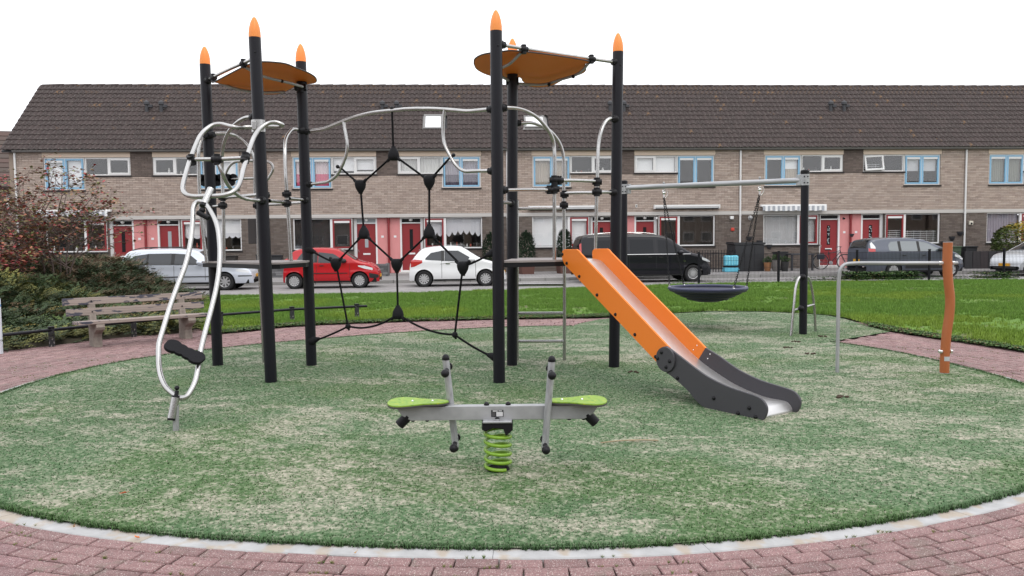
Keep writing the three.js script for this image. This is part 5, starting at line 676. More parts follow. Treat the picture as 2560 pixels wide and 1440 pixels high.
// ---------------------------------------------------------------- bench, low rails, bollard
{
  const e = V(0.745, 0, -0.667), f = V(0.667, 0, 0.745), L1 = V(-6.59, 0, -12.13), turn = Math.atan2(0.667, 0.745);
  const t = thing('park_bench', 'old park bench with peeling dark paint on weathered planks and concrete legs', 'bench', [L1.x, 0, L1.z], turn);
  const woodF = (seed) => tex(512, (u, v) => { const g = fbm(u * 3, v * 70, 4, seed), n = fbm(u * 14, v * 10, 5, seed + 9); let c = mixc([0.21, 0.165, 0.145], [0.40, 0.335, 0.30], g); c = mixc(c, [0.10, 0.075, 0.065], smooth(0.62, 0.7, fbm(u * 2, v * 130, 2, seed + 3)) * 0.6); return mixc(c, [0.055, 0.055, 0.075], smooth(0.60, 0.635, n + 0.2 * (Math.abs(u - 0.5) - 0.25))); });
  const plank = (name, seed, len, h, d, x, y, z, tilt) => { const g = new RoundedBoxGeometry(len, h, d, 2, 0.008), p = g.attributes.position, uv = g.attributes.uv; for (let i = 0; i < p.count; i++) uv.setXY(i, p.getX(i) / len + 0.5, (p.getY(i) + p.getZ(i)) * 3 + 0.5); g.rotateX(tilt); g.translate(x, y, z); return mesh(name, g, new THREE.MeshStandardMaterial({ map: woodF(seed), roughness: 0.85 }), t); };
  plank('back_plank', 711, 2.16, 0.115, 0.035, 0.67, 0.705, -0.245, -0.16); plank('back_plank', 721, 2.14, 0.115, 0.035, 0.70, 0.535, -0.215, -0.16);
  plank('seat_plank', 731, 2.05, 0.05, 0.13, 0.72, 0.395, 0.20, 0); plank('seat_plank', 741, 2.05, 0.05, 0.13, 0.72, 0.385, 0.055, 0); plank('seat_plank', 751, 2.05, 0.05, 0.13, 0.72, 0.378, -0.09, 0);
  const conc = new THREE.MeshStandardMaterial({ roughness: 1, bumpMap: coarseB, bumpScale: 0.01, map: tex(256, (u, v) => { const a = fbm(u * 9, v * 9, 5, 761, 9), n = hash(u * 256, v * 256, 4); return mixc([0.16, 0.135, 0.115], [0.33, 0.285, 0.25], a * 0.7 + 0.3 * n); }, true, 3, 3) });
  for (const x of [0, 1.395]) { const prof = new THREE.SplineCurve([[-0.14, -0.06], [-0.13, 0.05], [-0.11, 0.16], [-0.12, 0.26], [-0.16, 0.36], [-0.20, 0.5], [-0.245, 0.72], [-0.285, 0.745], [-0.30, 0.70], [-0.26, 0.5], [-0.235, 0.36], [-0.24, 0.2], [-0.25, 0.05], [-0.25, -0.06]].map((q) => new THREE.Vector2(...q))).getPoints(40).map((p) => [p.x, p.y]);
    const leg = new B().extrude([[-0.15, -0.06], [0.09, -0.06], [0.075, 0.06], [0.06, 0.15], [0.09, 0.21], [0.17, 0.255], [0.25, 0.285], [0.265, 0.32], [0.25, 0.362], [-0.22, 0.345], [-0.20, 0.2], [-0.17, 0.05]], 0.10, 0.012, [0, 0, 0]); leg.extrude(prof, 0.085, 0.008, [0, 0, 0.006]); const g = leg.geo(); g.rotateY(-Math.PI / 2); g.translate(x + 0.05, 0, 0); mesh('concrete_leg', g, conc, t); }
  for (const x of [0, 1.395]) for (const [y, z] of [[0.535, -0.19], [0.705, -0.222]]) new B().ball(0.012, x, y, z).build('bolt', MAT.black, t);
  void e; void f;
  const rails = (label, P, ends) => { const r = thing('low_rail', label, 'rail', [0, 0, 0], 0, 'low black tube rails beside the path'); const paint = new THREE.MeshStandardMaterial({ roughness: 0.6, map: tex(128, (u, v) => mixc([0.016, 0.017, 0.021], [0.22, 0.21, 0.20], smooth(0.66, 0.72, fbm(u * 6, v * 6, 4, 771, 6)))) });
    P.forEach(([x, z]) => { const p = new B().rbox(0.085, 0.36, 0.045, 0.008, x, 0.12, z, [0, 0.7, 0]).build('rail_post', paint, r); new B().rbox(0.09, 0.03, 0.075, 0.01, x, 0.305, z, [0, 0.7, 0]).build('post_top', MAT.black, p); });
    const Q = [ends[0], ...P, ends[1]]; for (let i = 0; i < Q.length - 1; i++) new B().bar([Q[i][0], 0.262, Q[i][1]], [Q[i + 1][0], 0.262, Q[i + 1][1]], 0.026, 0.026, 12).ball(0.026, Q[i + 1][0], 0.262, Q[i + 1][1]).build('rail_tube', MAT.post, r); };
  rails('low black tube rail running behind the park bench', [[-7.31, -12.14], [-6.6, -13.35]], [[-8.25, -10.5], [-6.07, -13.9]]);
  rails('low black tube rail along the lawn edge, ending at the net', [[-5.5, -14.45], [-4.45, -15.5], [-3.25, -16.05]], [[-6.03, -13.95], [-3.07, -16.13]]);
  const bo = thing('bollard', 'white post at the left edge of the photo', 'bollard', [-7.648, 0, -11.4]); new B().lathe([[0, 0.84], [0.03, 0.835], [0.042, 0.815], [0.045, 0.79], [0.045, -0.05]], 20).build('post', M(0.6, 0.63, 0.68, 0.45), bo); new B().bar([0, 0.70, 0], [0, 0.735, 0], 0.0465, 0.0465, 20).build('band', M(0.10, 0.2, 0.42, 0.5), bo);
}

// ---------------------------------------------------------------- parked cars
const CM = {
  glass: M(0.018, 0.021, 0.025, 0.05, { physical: true, clearcoat: 0.4, clearcoatRoughness: 0.03, ior: 1.5 }), trim: M(0.012, 0.012, 0.013, 0.6), tyre: M(0.013, 0.013, 0.014, 0.85), rim: M(0.55, 0.55, 0.56, 0.35, { metalness: 0.6 }), rimDark: M(0.05, 0.05, 0.05, 0.6), lamp: M(0.72, 0.74, 0.76, 0.12, { clearcoat: 1 }), tail: M(0.45, 0.02, 0.02, 0.2, { clearcoat: 1 }), plate: M(0.72, 0.36, 0.02, 0.5), well: M(0.006, 0.006, 0.006, 0.95), chrome: M(0.7, 0.7, 0.7, 0.15, { metalness: 1 }),
};
const paint = (r, g, b, metal = 0, coat = 0.8) => M(r, g, b, metal ? 0.4 : 0.45, { metalness: metal, clearcoat: coat, clearcoatRoughness: 0.05, specularIntensity: 0.3 });
function car(name, label, x, z, turn, o) {
  const t = thing(name, label, 'car', [x, -0.012, z], turn, 'cars parked along the street'), L = o.L, W = o.W, hx = L / 2;
  const cv = new THREE.CatmullRomCurve3(o.top.map(([a, b]) => V(a, b, 0)), false, 'centripetal').getPoints(240).map((p) => [p.x, p.y]).sort((a, b) => a[0] - b[0]);
  const yT = (q) => { if (q <= cv[0][0]) return cv[0][1]; for (let i = 1; i < cv.length; i++) if (cv[i][0] >= q) { const [a, b] = cv[i - 1], [c, d] = cv[i]; return c - a < 1e-6 ? d : lerp(b, d, (q - a) / (c - a)); } return cv.at(-1)[1]; };
  const tum = o.tum ?? 0.42, w = (q, y) => { let v = W * (1 - 0.13 * clamp(1 - q / 0.35) ** 2) * (1 - 0.26 * clamp(1 - (L - q) / 0.6) ** 2); if (y < 0.5) v -= 0.07 * ((0.5 - y) / 0.3) ** 2; v -= 0.012 * smooth(0.55, 0.66, y) * (1 - smooth(0.7, o.belt, y)) ; if (y > o.belt) v -= tum * (y - o.belt) * (0.55 + 0.45 * smooth(o.belt, o.belt + 0.2, y)); return v; };
  const Ra = o.wr + 0.055, y0 = (q) => { let y = o.sill; for (const c of o.wheels) { const d = Math.abs(q - c); if (d < Ra) y = Math.max(y, o.wr + Math.sqrt(Ra * Ra - d * d) - 0.0); } return Math.min(y, yT(q)); };
  const xs = new Set([0.001, 0.004, 0.01, 0.02, 0.03, 0.05, 0.08, L - 0.001, L - 0.004, L - 0.01, L - 0.02, L - 0.03, L - 0.05, L - 0.08]); for (let i = 1; i < 64; i++) xs.add(i / 64 * L); for (const c of o.wheels) for (let i = 0; i <= 16; i++) xs.add(clamp(c - Math.cos(i / 16 * Math.PI) * Ra * 0.9995, 0.001, L - 0.001)); for (const c of o.wheels) { xs.add(c - Ra - 0.003); xs.add(c + Ra + 0.003); }
  const X = [...xs].filter((q) => q > 0 && q < L).sort((a, b) => a - b), half = [];
  const sect = (q) => { const b = y0(q), T = yT(q), rc = Math.min(o.rc ?? 0.07, (T - b) * 0.4), yS = T - rc, P = []; for (let j = 0; j <= 14; j++) { const y = lerp(b, yS, j / 14); P.push([w(q, y), y]); } const zs = w(q, yS); for (let k = 1; k <= 3; k++) { const a = k / 3 * Math.PI / 2; P.push([zs - rc + rc * Math.cos(a), yS + rc * Math.sin(a)]); } const cr = 0.035 * Math.min(1, (T - b)); for (let k = 1; k <= 4; k++) { const f = 1 - k / 4; P.push([(zs - rc) * f, T + cr * (1 - f * f)]); } return P; };
  const pos = [], idx = [], N = 22; for (const q of X) { const P = sect(q); const full = [...P, ...P.slice(0, -1).reverse().map(([a, b]) => [-a, b])]; for (const [a, b] of full) pos.push(q - hx, b, a); } const n = N * 2 - 1;
  for (let i = 0; i < X.length - 1; i++) for (let k = 0; k < n - 1; k++) { const a = i * n + k; idx.push(a, a + n, a + 1, a + 1, a + n, a + n + 1); }
  const g = new THREE.BufferGeometry(); g.setAttribute('position', new THREE.Float32BufferAttribute(pos, 3)); g.setIndex(idx); g.computeVertexNormals(); { const uv = []; for (let i = 0; i < pos.length; i += 3) uv.push(pos[i], pos[i + 1]); g.setAttribute('uv', new THREE.Float32BufferAttribute(uv, 2)); }
  const body = mesh('body', g, o.paint, t); o.paint.side = THREE.DoubleSide;
  // a patch of another material lying on the flank: xs with a lower and an upper edge
  const patch = (nm, q, lo, hi, mat, off = 0.006, parent = t) => { const G = [], f = (arr, u) => { const k = Math.min(arr.length - 2, Math.floor(u * (arr.length - 1))), r = u * (arr.length - 1) - k; return lerp(arr[k], arr[k + 1], r); }; for (const sd of [1, -1]) { const p = [], ii = [], nx = Math.max(6, (q.length - 1) * 4), ny = 6; for (let i = 0; i <= nx; i++) { const u = i / nx, xx = f(q, u), a = f(lo, u), b = f(hi, u); for (let j = 0; j <= ny; j++) { const y = lerp(a, b, j / ny); p.push(xx - hx, y, sd * (w(xx, y) + off)); } } for (let i = 0; i < nx; i++) for (let j = 0; j < ny; j++) { const a = i * (ny + 1) + j, s = [a, a + ny + 1, a + 1, a + 1, a + ny + 1, a + ny + 2]; ii.push(...(sd > 0 ? s : s.reverse())); } const gg = new THREE.BufferGeometry(); gg.setAttribute('position', new THREE.Float32BufferAttribute(p, 3)); gg.setIndex(ii); gg.computeVertexNormals(); G.push(gg); } for (const gg of G) mesh(nm, gg, mat, parent); };
  const over = (nm, a, b, f, mat, off = 0.008) => { const p = [], ii = [], nx = 14, nz = 8; for (let i = 0; i <= nx; i++) { const q = lerp(a, b, i / nx), P = sect(q), T = yT(q), sl = (yT(q + 0.02) - yT(q - 0.02)) / 0.04, k = 1 / Math.hypot(1, sl), zw = P[17][0] * f; for (let j = 0; j <= nz; j++) { const u = j / nz * 2 - 1; p.push(q - hx - sl * k * off, T + 0.035 * (1 - u * u * f * f) + k * off, u * zw); } } for (let i = 0; i < nx; i++) for (let j = 0; j < nz; j++) { const c = i * (nz + 1) + j; ii.push(c, c + 1, c + nz + 1, c + 1, c + nz + 2, c + nz + 1); } const gg = new THREE.BufferGeometry(); gg.setAttribute('position', new THREE.Float32BufferAttribute(p, 3)); gg.setIndex(ii); gg.computeVertexNormals(); mesh(nm, gg, mat, t); };
  for (const q of o.windows) patch('side_window', ...q, o.glass || CM.glass);
  if (o.pillar) for (const q of o.pillar) patch('window_pillar', ...q, CM.trim, 0.004);
  over('windscreen', ...o.screen, 0.93, CM.glass); over('rear_window', ...o.rear, 0.86, CM.glass);
  for (const q of o.gaps || []) patch('door_gap', [q[0], q[0] + 0.012], [q[1], q[1]], [q[2], q[2]], CM.trim, 0.003);
  if (o.strip) patch('side_strip', [o.wheels[0] + Ra + 0.06, o.wheels[1] - Ra - 0.08], [o.strip, o.strip], [o.strip + 0.03, o.strip + 0.03], o.stripMat || CM.trim, 0.012);
  patch('sill', [o.wheels[0] + Ra + 0.01, o.wheels[1] - Ra - 0.01], [o.sill - 0.0, o.sill], [o.sill + 0.05, o.sill + 0.05], CM.trim, 0.003);
  patch('headlight', ...o.head, CM.lamp, 0.006); patch('taillight', ...o.tailp, CM.tail, 0.006);
  for (const q of o.extra || []) patch(...q);
  for (const [hx0, hy] of o.handles || []) patch('door_handle', [hx0, hx0 + 0.15], [hy, hy], [hy + 0.03, hy + 0.03], o.handleMat || CM.trim, 0.022);
  const mx = o.mirror, mz = w(mx, o.belt + 0.05) + 0.09; for (const s of [1, -1]) { const m = new B().ball(0.5, mx - hx, o.belt + 0.07, s * mz, null); m.g[0].translate(-(mx - hx), -(o.belt + 0.07), -s * mz); m.g[0].scale(0.22, 0.16, 0.2); m.g[0].translate(mx - hx, o.belt + 0.07, s * mz); m.build('wing_mirror', o.mirrorMat || o.paint, t); }
  // wheels
  for (const c of o.wheels) for (const s of [1, -1]) {
    const zc = s * (W - 0.12), tyre = new B().lathe([[o.wr * 0.64, -0.1], [o.wr * 0.9, -0.105], [o.wr, -0.075], [o.wr, 0.075], [o.wr * 0.9, 0.105], [o.wr * 0.64, 0.1], [o.wr * 0.62, 0.0]], 36, null, [Math.PI / 2, 0, 0]); tyre.g[0].translate(c - hx, o.wr, zc); const wm = tyre.build('wheel', CM.tyre, t);
    const r = o.wr * 0.66; new B().bar([c - hx, o.wr, zc - s * 0.02], [c - hx, o.wr, zc + s * 0.05], r, r, 28).build('rim_back', CM.rimDark, wm);
    const sp = new B(), k = o.spokes || 9; for (let i = 0; i < k; i++) { const a = i / k * Math.PI * 2 + 0.2, b = new THREE.BoxGeometry(r * 0.86, o.spokeW || r * 0.26, 0.02); b.translate(r * 0.5, 0, 0); b.rotateZ(a); b.translate(c - hx, o.wr, zc + s * 0.075); sp.g.push(flat(b)); } const tr = new THREE.TorusGeometry(r * 0.97, r * 0.075, 6, 32); tr.translate(c - hx, o.wr, zc + s * 0.08); sp.g.push(flat(tr)); sp.bar([c - hx, o.wr, zc + s * 0.06], [c - hx, o.wr, zc + s * 0.095], r * 0.24, r * 0.2, 16); sp.build('rim', CM.rim, wm);
  }
  const un = new B(); for (const c of o.wheels) un.bar([c - hx, o.wr, -W + 0.02], [c - hx, o.wr, -W + 0.3], Ra * 0.98, Ra * 0.98, 24).bar([c - hx, o.wr, W - 0.3], [c - hx, o.wr, W - 0.24], Ra * 0.98, Ra * 0.98, 24).box(Ra * 1.9, 0.3, W * 2 - 0.5, c - hx, o.wr + 0.12, 0); un.g = un.g.filter((_, i) => i % 3 !== 0); un.box(L * 0.94, 0.14, W * 1.7, 0, o.sill + 0.05, 0); un.build('underbody', CM.well, t);
  const pl = (q, y, e) => new B().rbox(0.012, 0.11, 0.5, 0.004, q - hx, y, 0, [0, 0, e]).build('number_plate', CM.plate, t); pl(L + 0.008, o.plateF ?? 0.48, 0); pl(-0.008, o.plateR ?? 0.62, 0);
  const gr = new B().rbox(0.03, 0.09, W * 1.1, 0.01, L - hx - 0.008, (o.plateF ?? 0.48) - 0.11, 0); gr.build('grille', CM.trim, t);
  if (o.rails) for (const s of [1, -1]) { const q = [], [a, b] = o.rails; for (let i = 0; i <= 8; i++) { const u = i / 8, xx = lerp(a, b, u), zz = s * (w(xx, yT(xx) - 0.07) - 0.11); q.push([xx - hx, yT(xx) + 0.02 + 0.05 * Math.min(1, 5 * Math.min(u, 1 - u)), zz]); } new B().tube(q, 0.016, 30, 8).build('roof_rail', o.railMat || CM.trim, t); }
  return t;
}
const yaw = 0.09;
const estate = car('parked_car', 'silver estate car with black roof rails behind the bench', -11.35, -27.3, yaw, { L: 4.55, W: 0.87, wr: 0.30, sill: 0.24, belt: 0.90, wheels: [0.92, 3.62], paint: paint(0.60, 0.64, 0.71, 0.35), spokes: 8,
  top: [[0, 0.40], [0.01, 0.62], [0.035, 0.80], [0.07, 0.88], [0.22, 1.12], [0.40, 1.36], [0.6, 1.41], [1.2, 1.435], [2.0, 1.43], [2.5, 1.40], [2.72, 1.34], [3.0, 1.12], [3.18, 0.99], [3.3, 0.95], [3.85, 0.88], [4.25, 0.78], [4.45, 0.66], [4.52, 0.52], [4.55, 0.38]],
  windows: [[[0.40, 0.62, 1.03], [0.93, 0.92, 0.91], [1.0, 1.22, 1.28]], [[1.10, 1.85], [0.905, 0.895], [1.29, 1.295]], [[1.97, 2.45, 2.86], [0.895, 0.89, 0.90], [1.29, 1.25, 0.93]]], pillar: [[[1.03, 1.10], [0.9, 0.9], [1.28, 1.29]], [[1.85, 1.97], [0.9, 0.9], [1.29, 1.29]], [[1.235, 1.26], [0.9, 0.9], [1.29, 1.29]]],
  screen: [2.74, 3.16], rear: [0.10, 0.36], gaps: [[1.09, 0.30, 0.88], [1.94, 0.30, 0.88], [2.98, 0.36, 0.86]], strip: 0.47, head: [[4.02, 4.2, 4.42], [0.66, 0.62, 0.60], [0.73, 0.73, 0.66]], tailp: [[0.03, 0.09], [0.62, 0.62], [0.78, 0.80]], handles: [[1.2, 0.77], [2.16, 0.76]], mirror: 2.83, rails: [0.5, 2.35], plateF: 0.50,
  extra: [['bumper_strip', [4.08, 4.3, 4.52], [0.475, 0.475, 0.47], [0.51, 0.51, 0.50], CM.trim, 0.01], ['fuel_flap', [0.66, 0.80], [0.73, 0.73], [0.84, 0.84], estatePaint(), 0.004]] });
function estatePaint() { return M(0.56, 0.60, 0.67, 0.4, { metalness: 0.35, clearcoat: 1 }); }
car('parked_car', 'small red hatchback parked behind the rope net', -6.44, -27.85, yaw, { L: 3.34, W: 0.80, wr: 0.275, sill: 0.22, belt: 0.90, wheels: [0.40, 2.66], paint: paint(0.42, 0.008, 0.014), spokes: 12, spokeW: 0.05,
  top: [[0, 0.38], [0.015, 0.60], [0.05, 0.80], [0.12, 0.88], [0.24, 1.08], [0.36, 1.30], [0.55, 1.37], [1.1, 1.41], [1.7, 1.385], [1.95, 1.33], [2.3, 1.12], [2.55, 0.97], [2.68, 0.93], [2.95, 0.87], [3.15, 0.76], [3.28, 0.60], [3.34, 0.38]],
  windows: [[[0.52, 0.66, 1.12], [0.95, 0.93, 0.92], [1.05, 1.24, 1.28]], [[1.24, 1.75, 2.2], [0.91, 0.90, 0.91], [1.28, 1.22, 0.94]]], pillar: [[[1.12, 1.22], [0.92, 0.92], [1.28, 1.28]]],
  screen: [1.98, 2.52], rear: [0.14, 0.34], gaps: [[1.17, 0.32, 1.3], [2.32, 0.36, 0.86]], strip: 0.52, head: [[2.62, 2.85, 3.12], [0.76, 0.68, 0.63], [0.80, 0.79, 0.70]], tailp: [[0.05, 0.18], [0.86, 0.9], [1.02, 1.08]], handles: [[1.28, 0.79]], mirror: 2.12, mirrorMat: CM.trim, plateF: 0.42,
  extra: [['bumper_strip', [3.0, 3.15, 3.32], [0.36, 0.34, 0.36], [0.53, 0.50, 0.46], CM.trim, 0.008]] });
car('parked_car', 'small white hatchback with red taillights beside the two red doors', -2.0, -28.3, yaw, { L: 3.46, W: 0.81, wr: 0.285, sill: 0.22, belt: 0.90, wheels: [0.52, 2.72], paint: paint(0.74, 0.75, 0.76), spokes: 11, spokeW: 0.045,
  top: [[0, 0.40], [0.015, 0.62], [0.04, 0.82], [0.10, 0.93], [0.26, 1.14], [0.46, 1.33], [0.6, 1.37], [1.0, 1.415], [1.6, 1.425], [1.9, 1.39], [2.25, 1.18], [2.6, 0.98], [2.75, 0.93], [3.0, 0.86], [3.25, 0.74], [3.40, 0.58], [3.46, 0.38]],
  windows: [[[0.58, 0.78, 1.14], [0.97, 0.95, 0.93], [1.02, 1.21, 1.28]], [[1.26, 1.75, 2.34], [0.92, 0.90, 0.88], [1.29, 1.28, 0.94]]], pillar: [[[1.14, 1.25], [0.92, 0.92], [1.29, 1.29]]],
  screen: [1.93, 2.58], rear: [0.12, 0.40], gaps: [[1.15, 0.30, 0.92], [2.36, 0.34, 0.86]], head: [[2.85, 3.05, 3.3], [0.68, 0.64, 0.62], [0.74, 0.76, 0.66]], tailp: [[0.06, 0.20, 0.47], [0.70, 0.73, 0.86], [0.94, 0.98, 0.95]], handles: [[1.30, 0.80]], handleMat: CM.chrome, mirror: 2.22,
  extra: [['bumper_strip', [1.1, 1.5, 2.3], [0.80, 0.85, 0.84], [0.812, 0.862, 0.852], CM.rimDark, 0.002]] });
car('parked_van', 'black passenger van parked behind the slide', 4.95, -29.7, yaw, { L: 5.12, W: 0.95, wr: 0.325, sill: 0.26, belt: 1.05, tum: 0.24, rc: 0.10, wheels: [0.98, 4.36], paint: paint(0.006, 0.006, 0.010, 0, 0.55), spokes: 20, spokeW: 0.02,
  top: [[0, 0.45], [0.015, 0.80], [0.04, 1.15], [0.09, 1.5], [0.17, 1.70], [0.4, 1.765], [1.2, 1.80], [2.4, 1.80], [3.1, 1.765], [3.45, 1.66], [3.8, 1.42], [4.15, 1.18], [4.32, 1.10], [4.65, 1.02], [4.9, 0.86], [5.06, 0.64], [5.12, 0.42]],
  windows: [[[0.50, 0.68, 1.85], [1.10, 1.10, 1.10], [1.25, 1.58, 1.62]], [[1.95, 2.84], [1.11, 1.11], [1.62, 1.61]], [[3.02, 3.3, 3.92], [1.10, 1.10, 1.10], [1.60, 1.57, 1.20]], [[3.97, 4.24], [1.09, 1.07], [1.18, 1.09]]], pillar: [], glass: M(0.008, 0.009, 0.012, 0.06, { physical: true, specularIntensity: 0.6 }),
  screen: [3.5, 4.28], rear: [0.06, 0.13], gaps: [[1.9, 0.34, 1.64], [2.93, 0.34, 1.64], [4.0, 0.42, 1.0]], head: [[4.70, 4.9, 5.06], [0.84, 0.76, 0.74], [0.93, 0.86, 0.78]], tailp: [[0.05, 0.12], [0.85, 0.9], [1.45, 1.5]], handles: [[2.62, 0.94], [3.04, 0.93]], mirror: 3.86, plateF: 0.46, rails: [0.6, 3.0], railMat: CM.chrome,
  extra: [['chrome_strip', [0.5, 2.9, 4.25], [1.035, 1.045, 1.045], [1.065, 1.07, 1.065], CM.chrome, 0.012], ['side_badge', [3.98, 4.06], [0.78, 0.78], [0.80, 0.80], CM.chrome, 0.01]] });
car('parked_car', 'grey compact MPV behind the mesh fence', 16.05, -31.4, yaw, { L: 4.15, W: 0.86, wr: 0.30, sill: 0.24, belt: 1.03, tum: 0.34, wheels: [1.08, 3.5], paint: paint(0.095, 0.105, 0.135, 0.3), spokes: 7, spokeW: 0.11,
  top: [[0, 0.42], [0.01, 0.75], [0.035, 1.05], [0.09, 1.30], [0.2, 1.46], [0.4, 1.52], [1.1, 1.57], [1.9, 1.55], [2.4, 1.48], [2.8, 1.32], [3.35, 1.09], [3.5, 1.04], [3.8, 0.92], [4.03, 0.74], [4.12, 0.56], [4.15, 0.40]],
  windows: [[[0.86, 0.98, 1.26], [1.08, 1.06, 1.05], [1.30, 1.42, 1.44]], [[1.38, 2.05], [1.05, 1.04], [1.445, 1.435]], [[2.16, 2.5, 3.0], [1.04, 1.04, 1.04], [1.43, 1.36, 1.10]]], pillar: [[[1.26, 1.38], [1.05, 1.05], [1.44, 1.445]], [[2.05, 2.16], [1.04, 1.04], [1.435, 1.43]]], glass: M(0.10, 0.12, 0.13, 0.05, { physical: true, clearcoat: 1, ior: 1.9 }),
  screen: [2.55, 3.3], rear: [0.05, 0.28], gaps: [[1.32, 0.32, 1.03], [2.12, 0.32, 1.03], [3.0, 0.40, 1.02]], head: [[3.62, 3.85, 4.08], [0.82, 0.74, 0.66], [0.90, 0.86, 0.72]], tailp: [[0.06, 0.17, 0.30], [1.05, 1.03, 1.05], [1.17, 1.16, 1.15]], handles: [[1.42, 0.86], [2.24, 0.85]], mirror: 2.98, mirrorMat: CM.trim, plateR: 0.68,
  extra: [['taillight_clear', [0.14, 0.2, 0.32], [1.17, 1.17, 1.16], [1.36, 1.42, 1.24], CM.lamp, 0.006], ['bumper_strip', [1.55, 2.4, 3.1], [0.36, 0.36, 0.36], [0.50, 0.50, 0.48], CM.trim, 0.008]] });
car('parked_car', 'silver hatchback facing the camera side at the right edge of the photo', 22.05, -31.9, Math.PI + yaw + 0.22, { L: 4.3, W: 0.9, wr: 0.31, sill: 0.24, belt: 0.95, wheels: [0.8, 3.45], paint: paint(0.55, 0.57, 0.60, 0.45), spokes: 5,
  top: [[0, 0.40], [0.015, 0.65], [0.05, 0.88], [0.3, 1.2], [0.55, 1.38], [0.9, 1.44], [1.7, 1.46], [2.2, 1.41], [2.7, 1.18], [3.1, 0.99], [3.25, 0.95], [3.7, 0.88], [4.05, 0.76], [4.24, 0.58], [4.3, 0.38]],
  windows: [[[0.7, 0.9, 1.5], [1.0, 0.98, 0.97], [1.1, 1.28, 1.34]], [[1.58, 2.1, 2.75], [0.97, 0.96, 0.96], [1.34, 1.31, 1.02]]], screen: [2.3, 3.08], rear: [0.1, 0.5], gaps: [[1.54, 0.32, 1.34]], head: [[3.68, 3.95, 4.22], [0.70, 0.62, 0.58], [0.78, 0.74, 0.64]], tailp: [[0.05, 0.2], [0.8, 0.85], [1.0, 1.05]], mirror: 2.6, plateF: 0.45 });

// ---------------------------------------------------------------- fence between lawn and street
{
  const t = thing('mesh_fence', 'black wire mesh fence between the lawn and the parked cars', 'fence'), P = [[6.6, -27.15], [9.62, -27.75], [12.67, -28.25], [15.4, -28.38], [18.2, -28.45], [21.0, -28.5]];
  P.forEach(([x, z]) => { const p = new B().rbox(0.07, 1.18, 0.07, 0.01, x, 0.53, z).build('fence_post', MAT.post, t); new B().rbox(0.08, 0.03, 0.08, 0.01, x, 1.13, z).build('post_cap', MAT.black, p); });
  for (let i = 0; i < P.length - 1; i++) { const [a, b] = P[i], [c, d] = P[i + 1], n = Math.round(Math.hypot(c - a, d - b) / 0.052), w = new B(); for (let k = 1; k < n; k++) { const u = k / n; w.box(0.007, 1.02, 0.007, lerp(a, c, u), 0.56, lerp(b, d, u)); } for (const y of [0.1, 0.32, 0.56, 0.82, 1.05]) for (const o of [-0.007, 0.007]) w.bar([a, y, b + o], [c, y, d + o], 0.005, 0.005, 5); w.build('mesh_panel', MAT.post, t); }
}
// short dark bollards and the front garden railing
const gz = (u, out) => facade(u, out);
function railing(label, u0, u1, out, h) { const t = thing('garden_railing', label, 'railing', facade(u0, out), FA); t.position.y = 0.11; const L = u1 - u0, n = Math.round(L / 0.125); for (const y of [0.14, h - 0.14]) new B().box(L, 0.03, 0.02, L / 2, y, 0).build('rail', MAT.post, t); for (let i = 0; i <= n; i++) { const x = i / n * L; new B().box(0.022, h, 0.018, x, h / 2, 0.0).build('bar', MAT.post, t); } for (const x of [0, L]) new B().rbox(0.06, h + 0.08, 0.06, 0.01, x, h / 2, 0).build('post', MAT.post, t); }
railing('black upright bar railing of the front garden beside the van', 7.3, 9.9, 2.9, 0.98);

// ---------------------------------------------------------------- things in the front gardens
const at = (u, out) => { const p = facade(u, out); p[1] = 0.11; return p; };
function wheelie(label, u, out, col, k = 1) { const t = thing('wheelie_bin', label, 'bin', at(u, out), FA + 0.1, 'wheeled rubbish bins'); new B().extrude([[-0.22, 0], [0.22, 0], [0.29, 0.92], [-0.29, 0.92]], 0.5, 0.015, [0, 0.03, -0.25]).build('body', col, t); new B().rbox(0.64, 0.06, 0.62, 0.02, 0, 0.98, 0, [-0.04, 0, 0]).build('lid', col, t); new B().bar([-0.26, 0.95, -0.33], [0.26, 0.95, -0.33], 0.018).build('handle', MAT.black, t); for (const s of [-1, 1]) new B().bar([s * 0.22, 0.1, -0.26], [s * 0.27, 0.1, -0.26], 0.1, 0.1, 18).build('wheel', MAT.rubber, t); t.scale.setScalar(k); }
const binD = M(0.018, 0.019, 0.022, 0.6), binG = M(0.05, 0.085, 0.045, 0.6), binB = M(0.022, 0.018, 0.015, 0.6);
wheelie('dark wheeled bin with brownish lid behind the front of the silver estate car', -12.75, 1.7, binB, 0.95); wheelie('dark wheeled bin left of the red car, close to the black post', -11.3, 1.6, binD, 0.97); wheelie('dark wheeled bin right beside the tail of the red car', -10.75, 1.7, binD, 0.95);
wheelie('green lidded wheeled bin behind the grey car bonnet', 20.9, 1.5, binG, 1.0); wheelie('black wheeled bin right of the wavy orange post', 21.75, 1.4, binD, 1.0); wheelie('black wheeled bin under the venetian blind window', 12.35, 2.0, binD, 0.85);
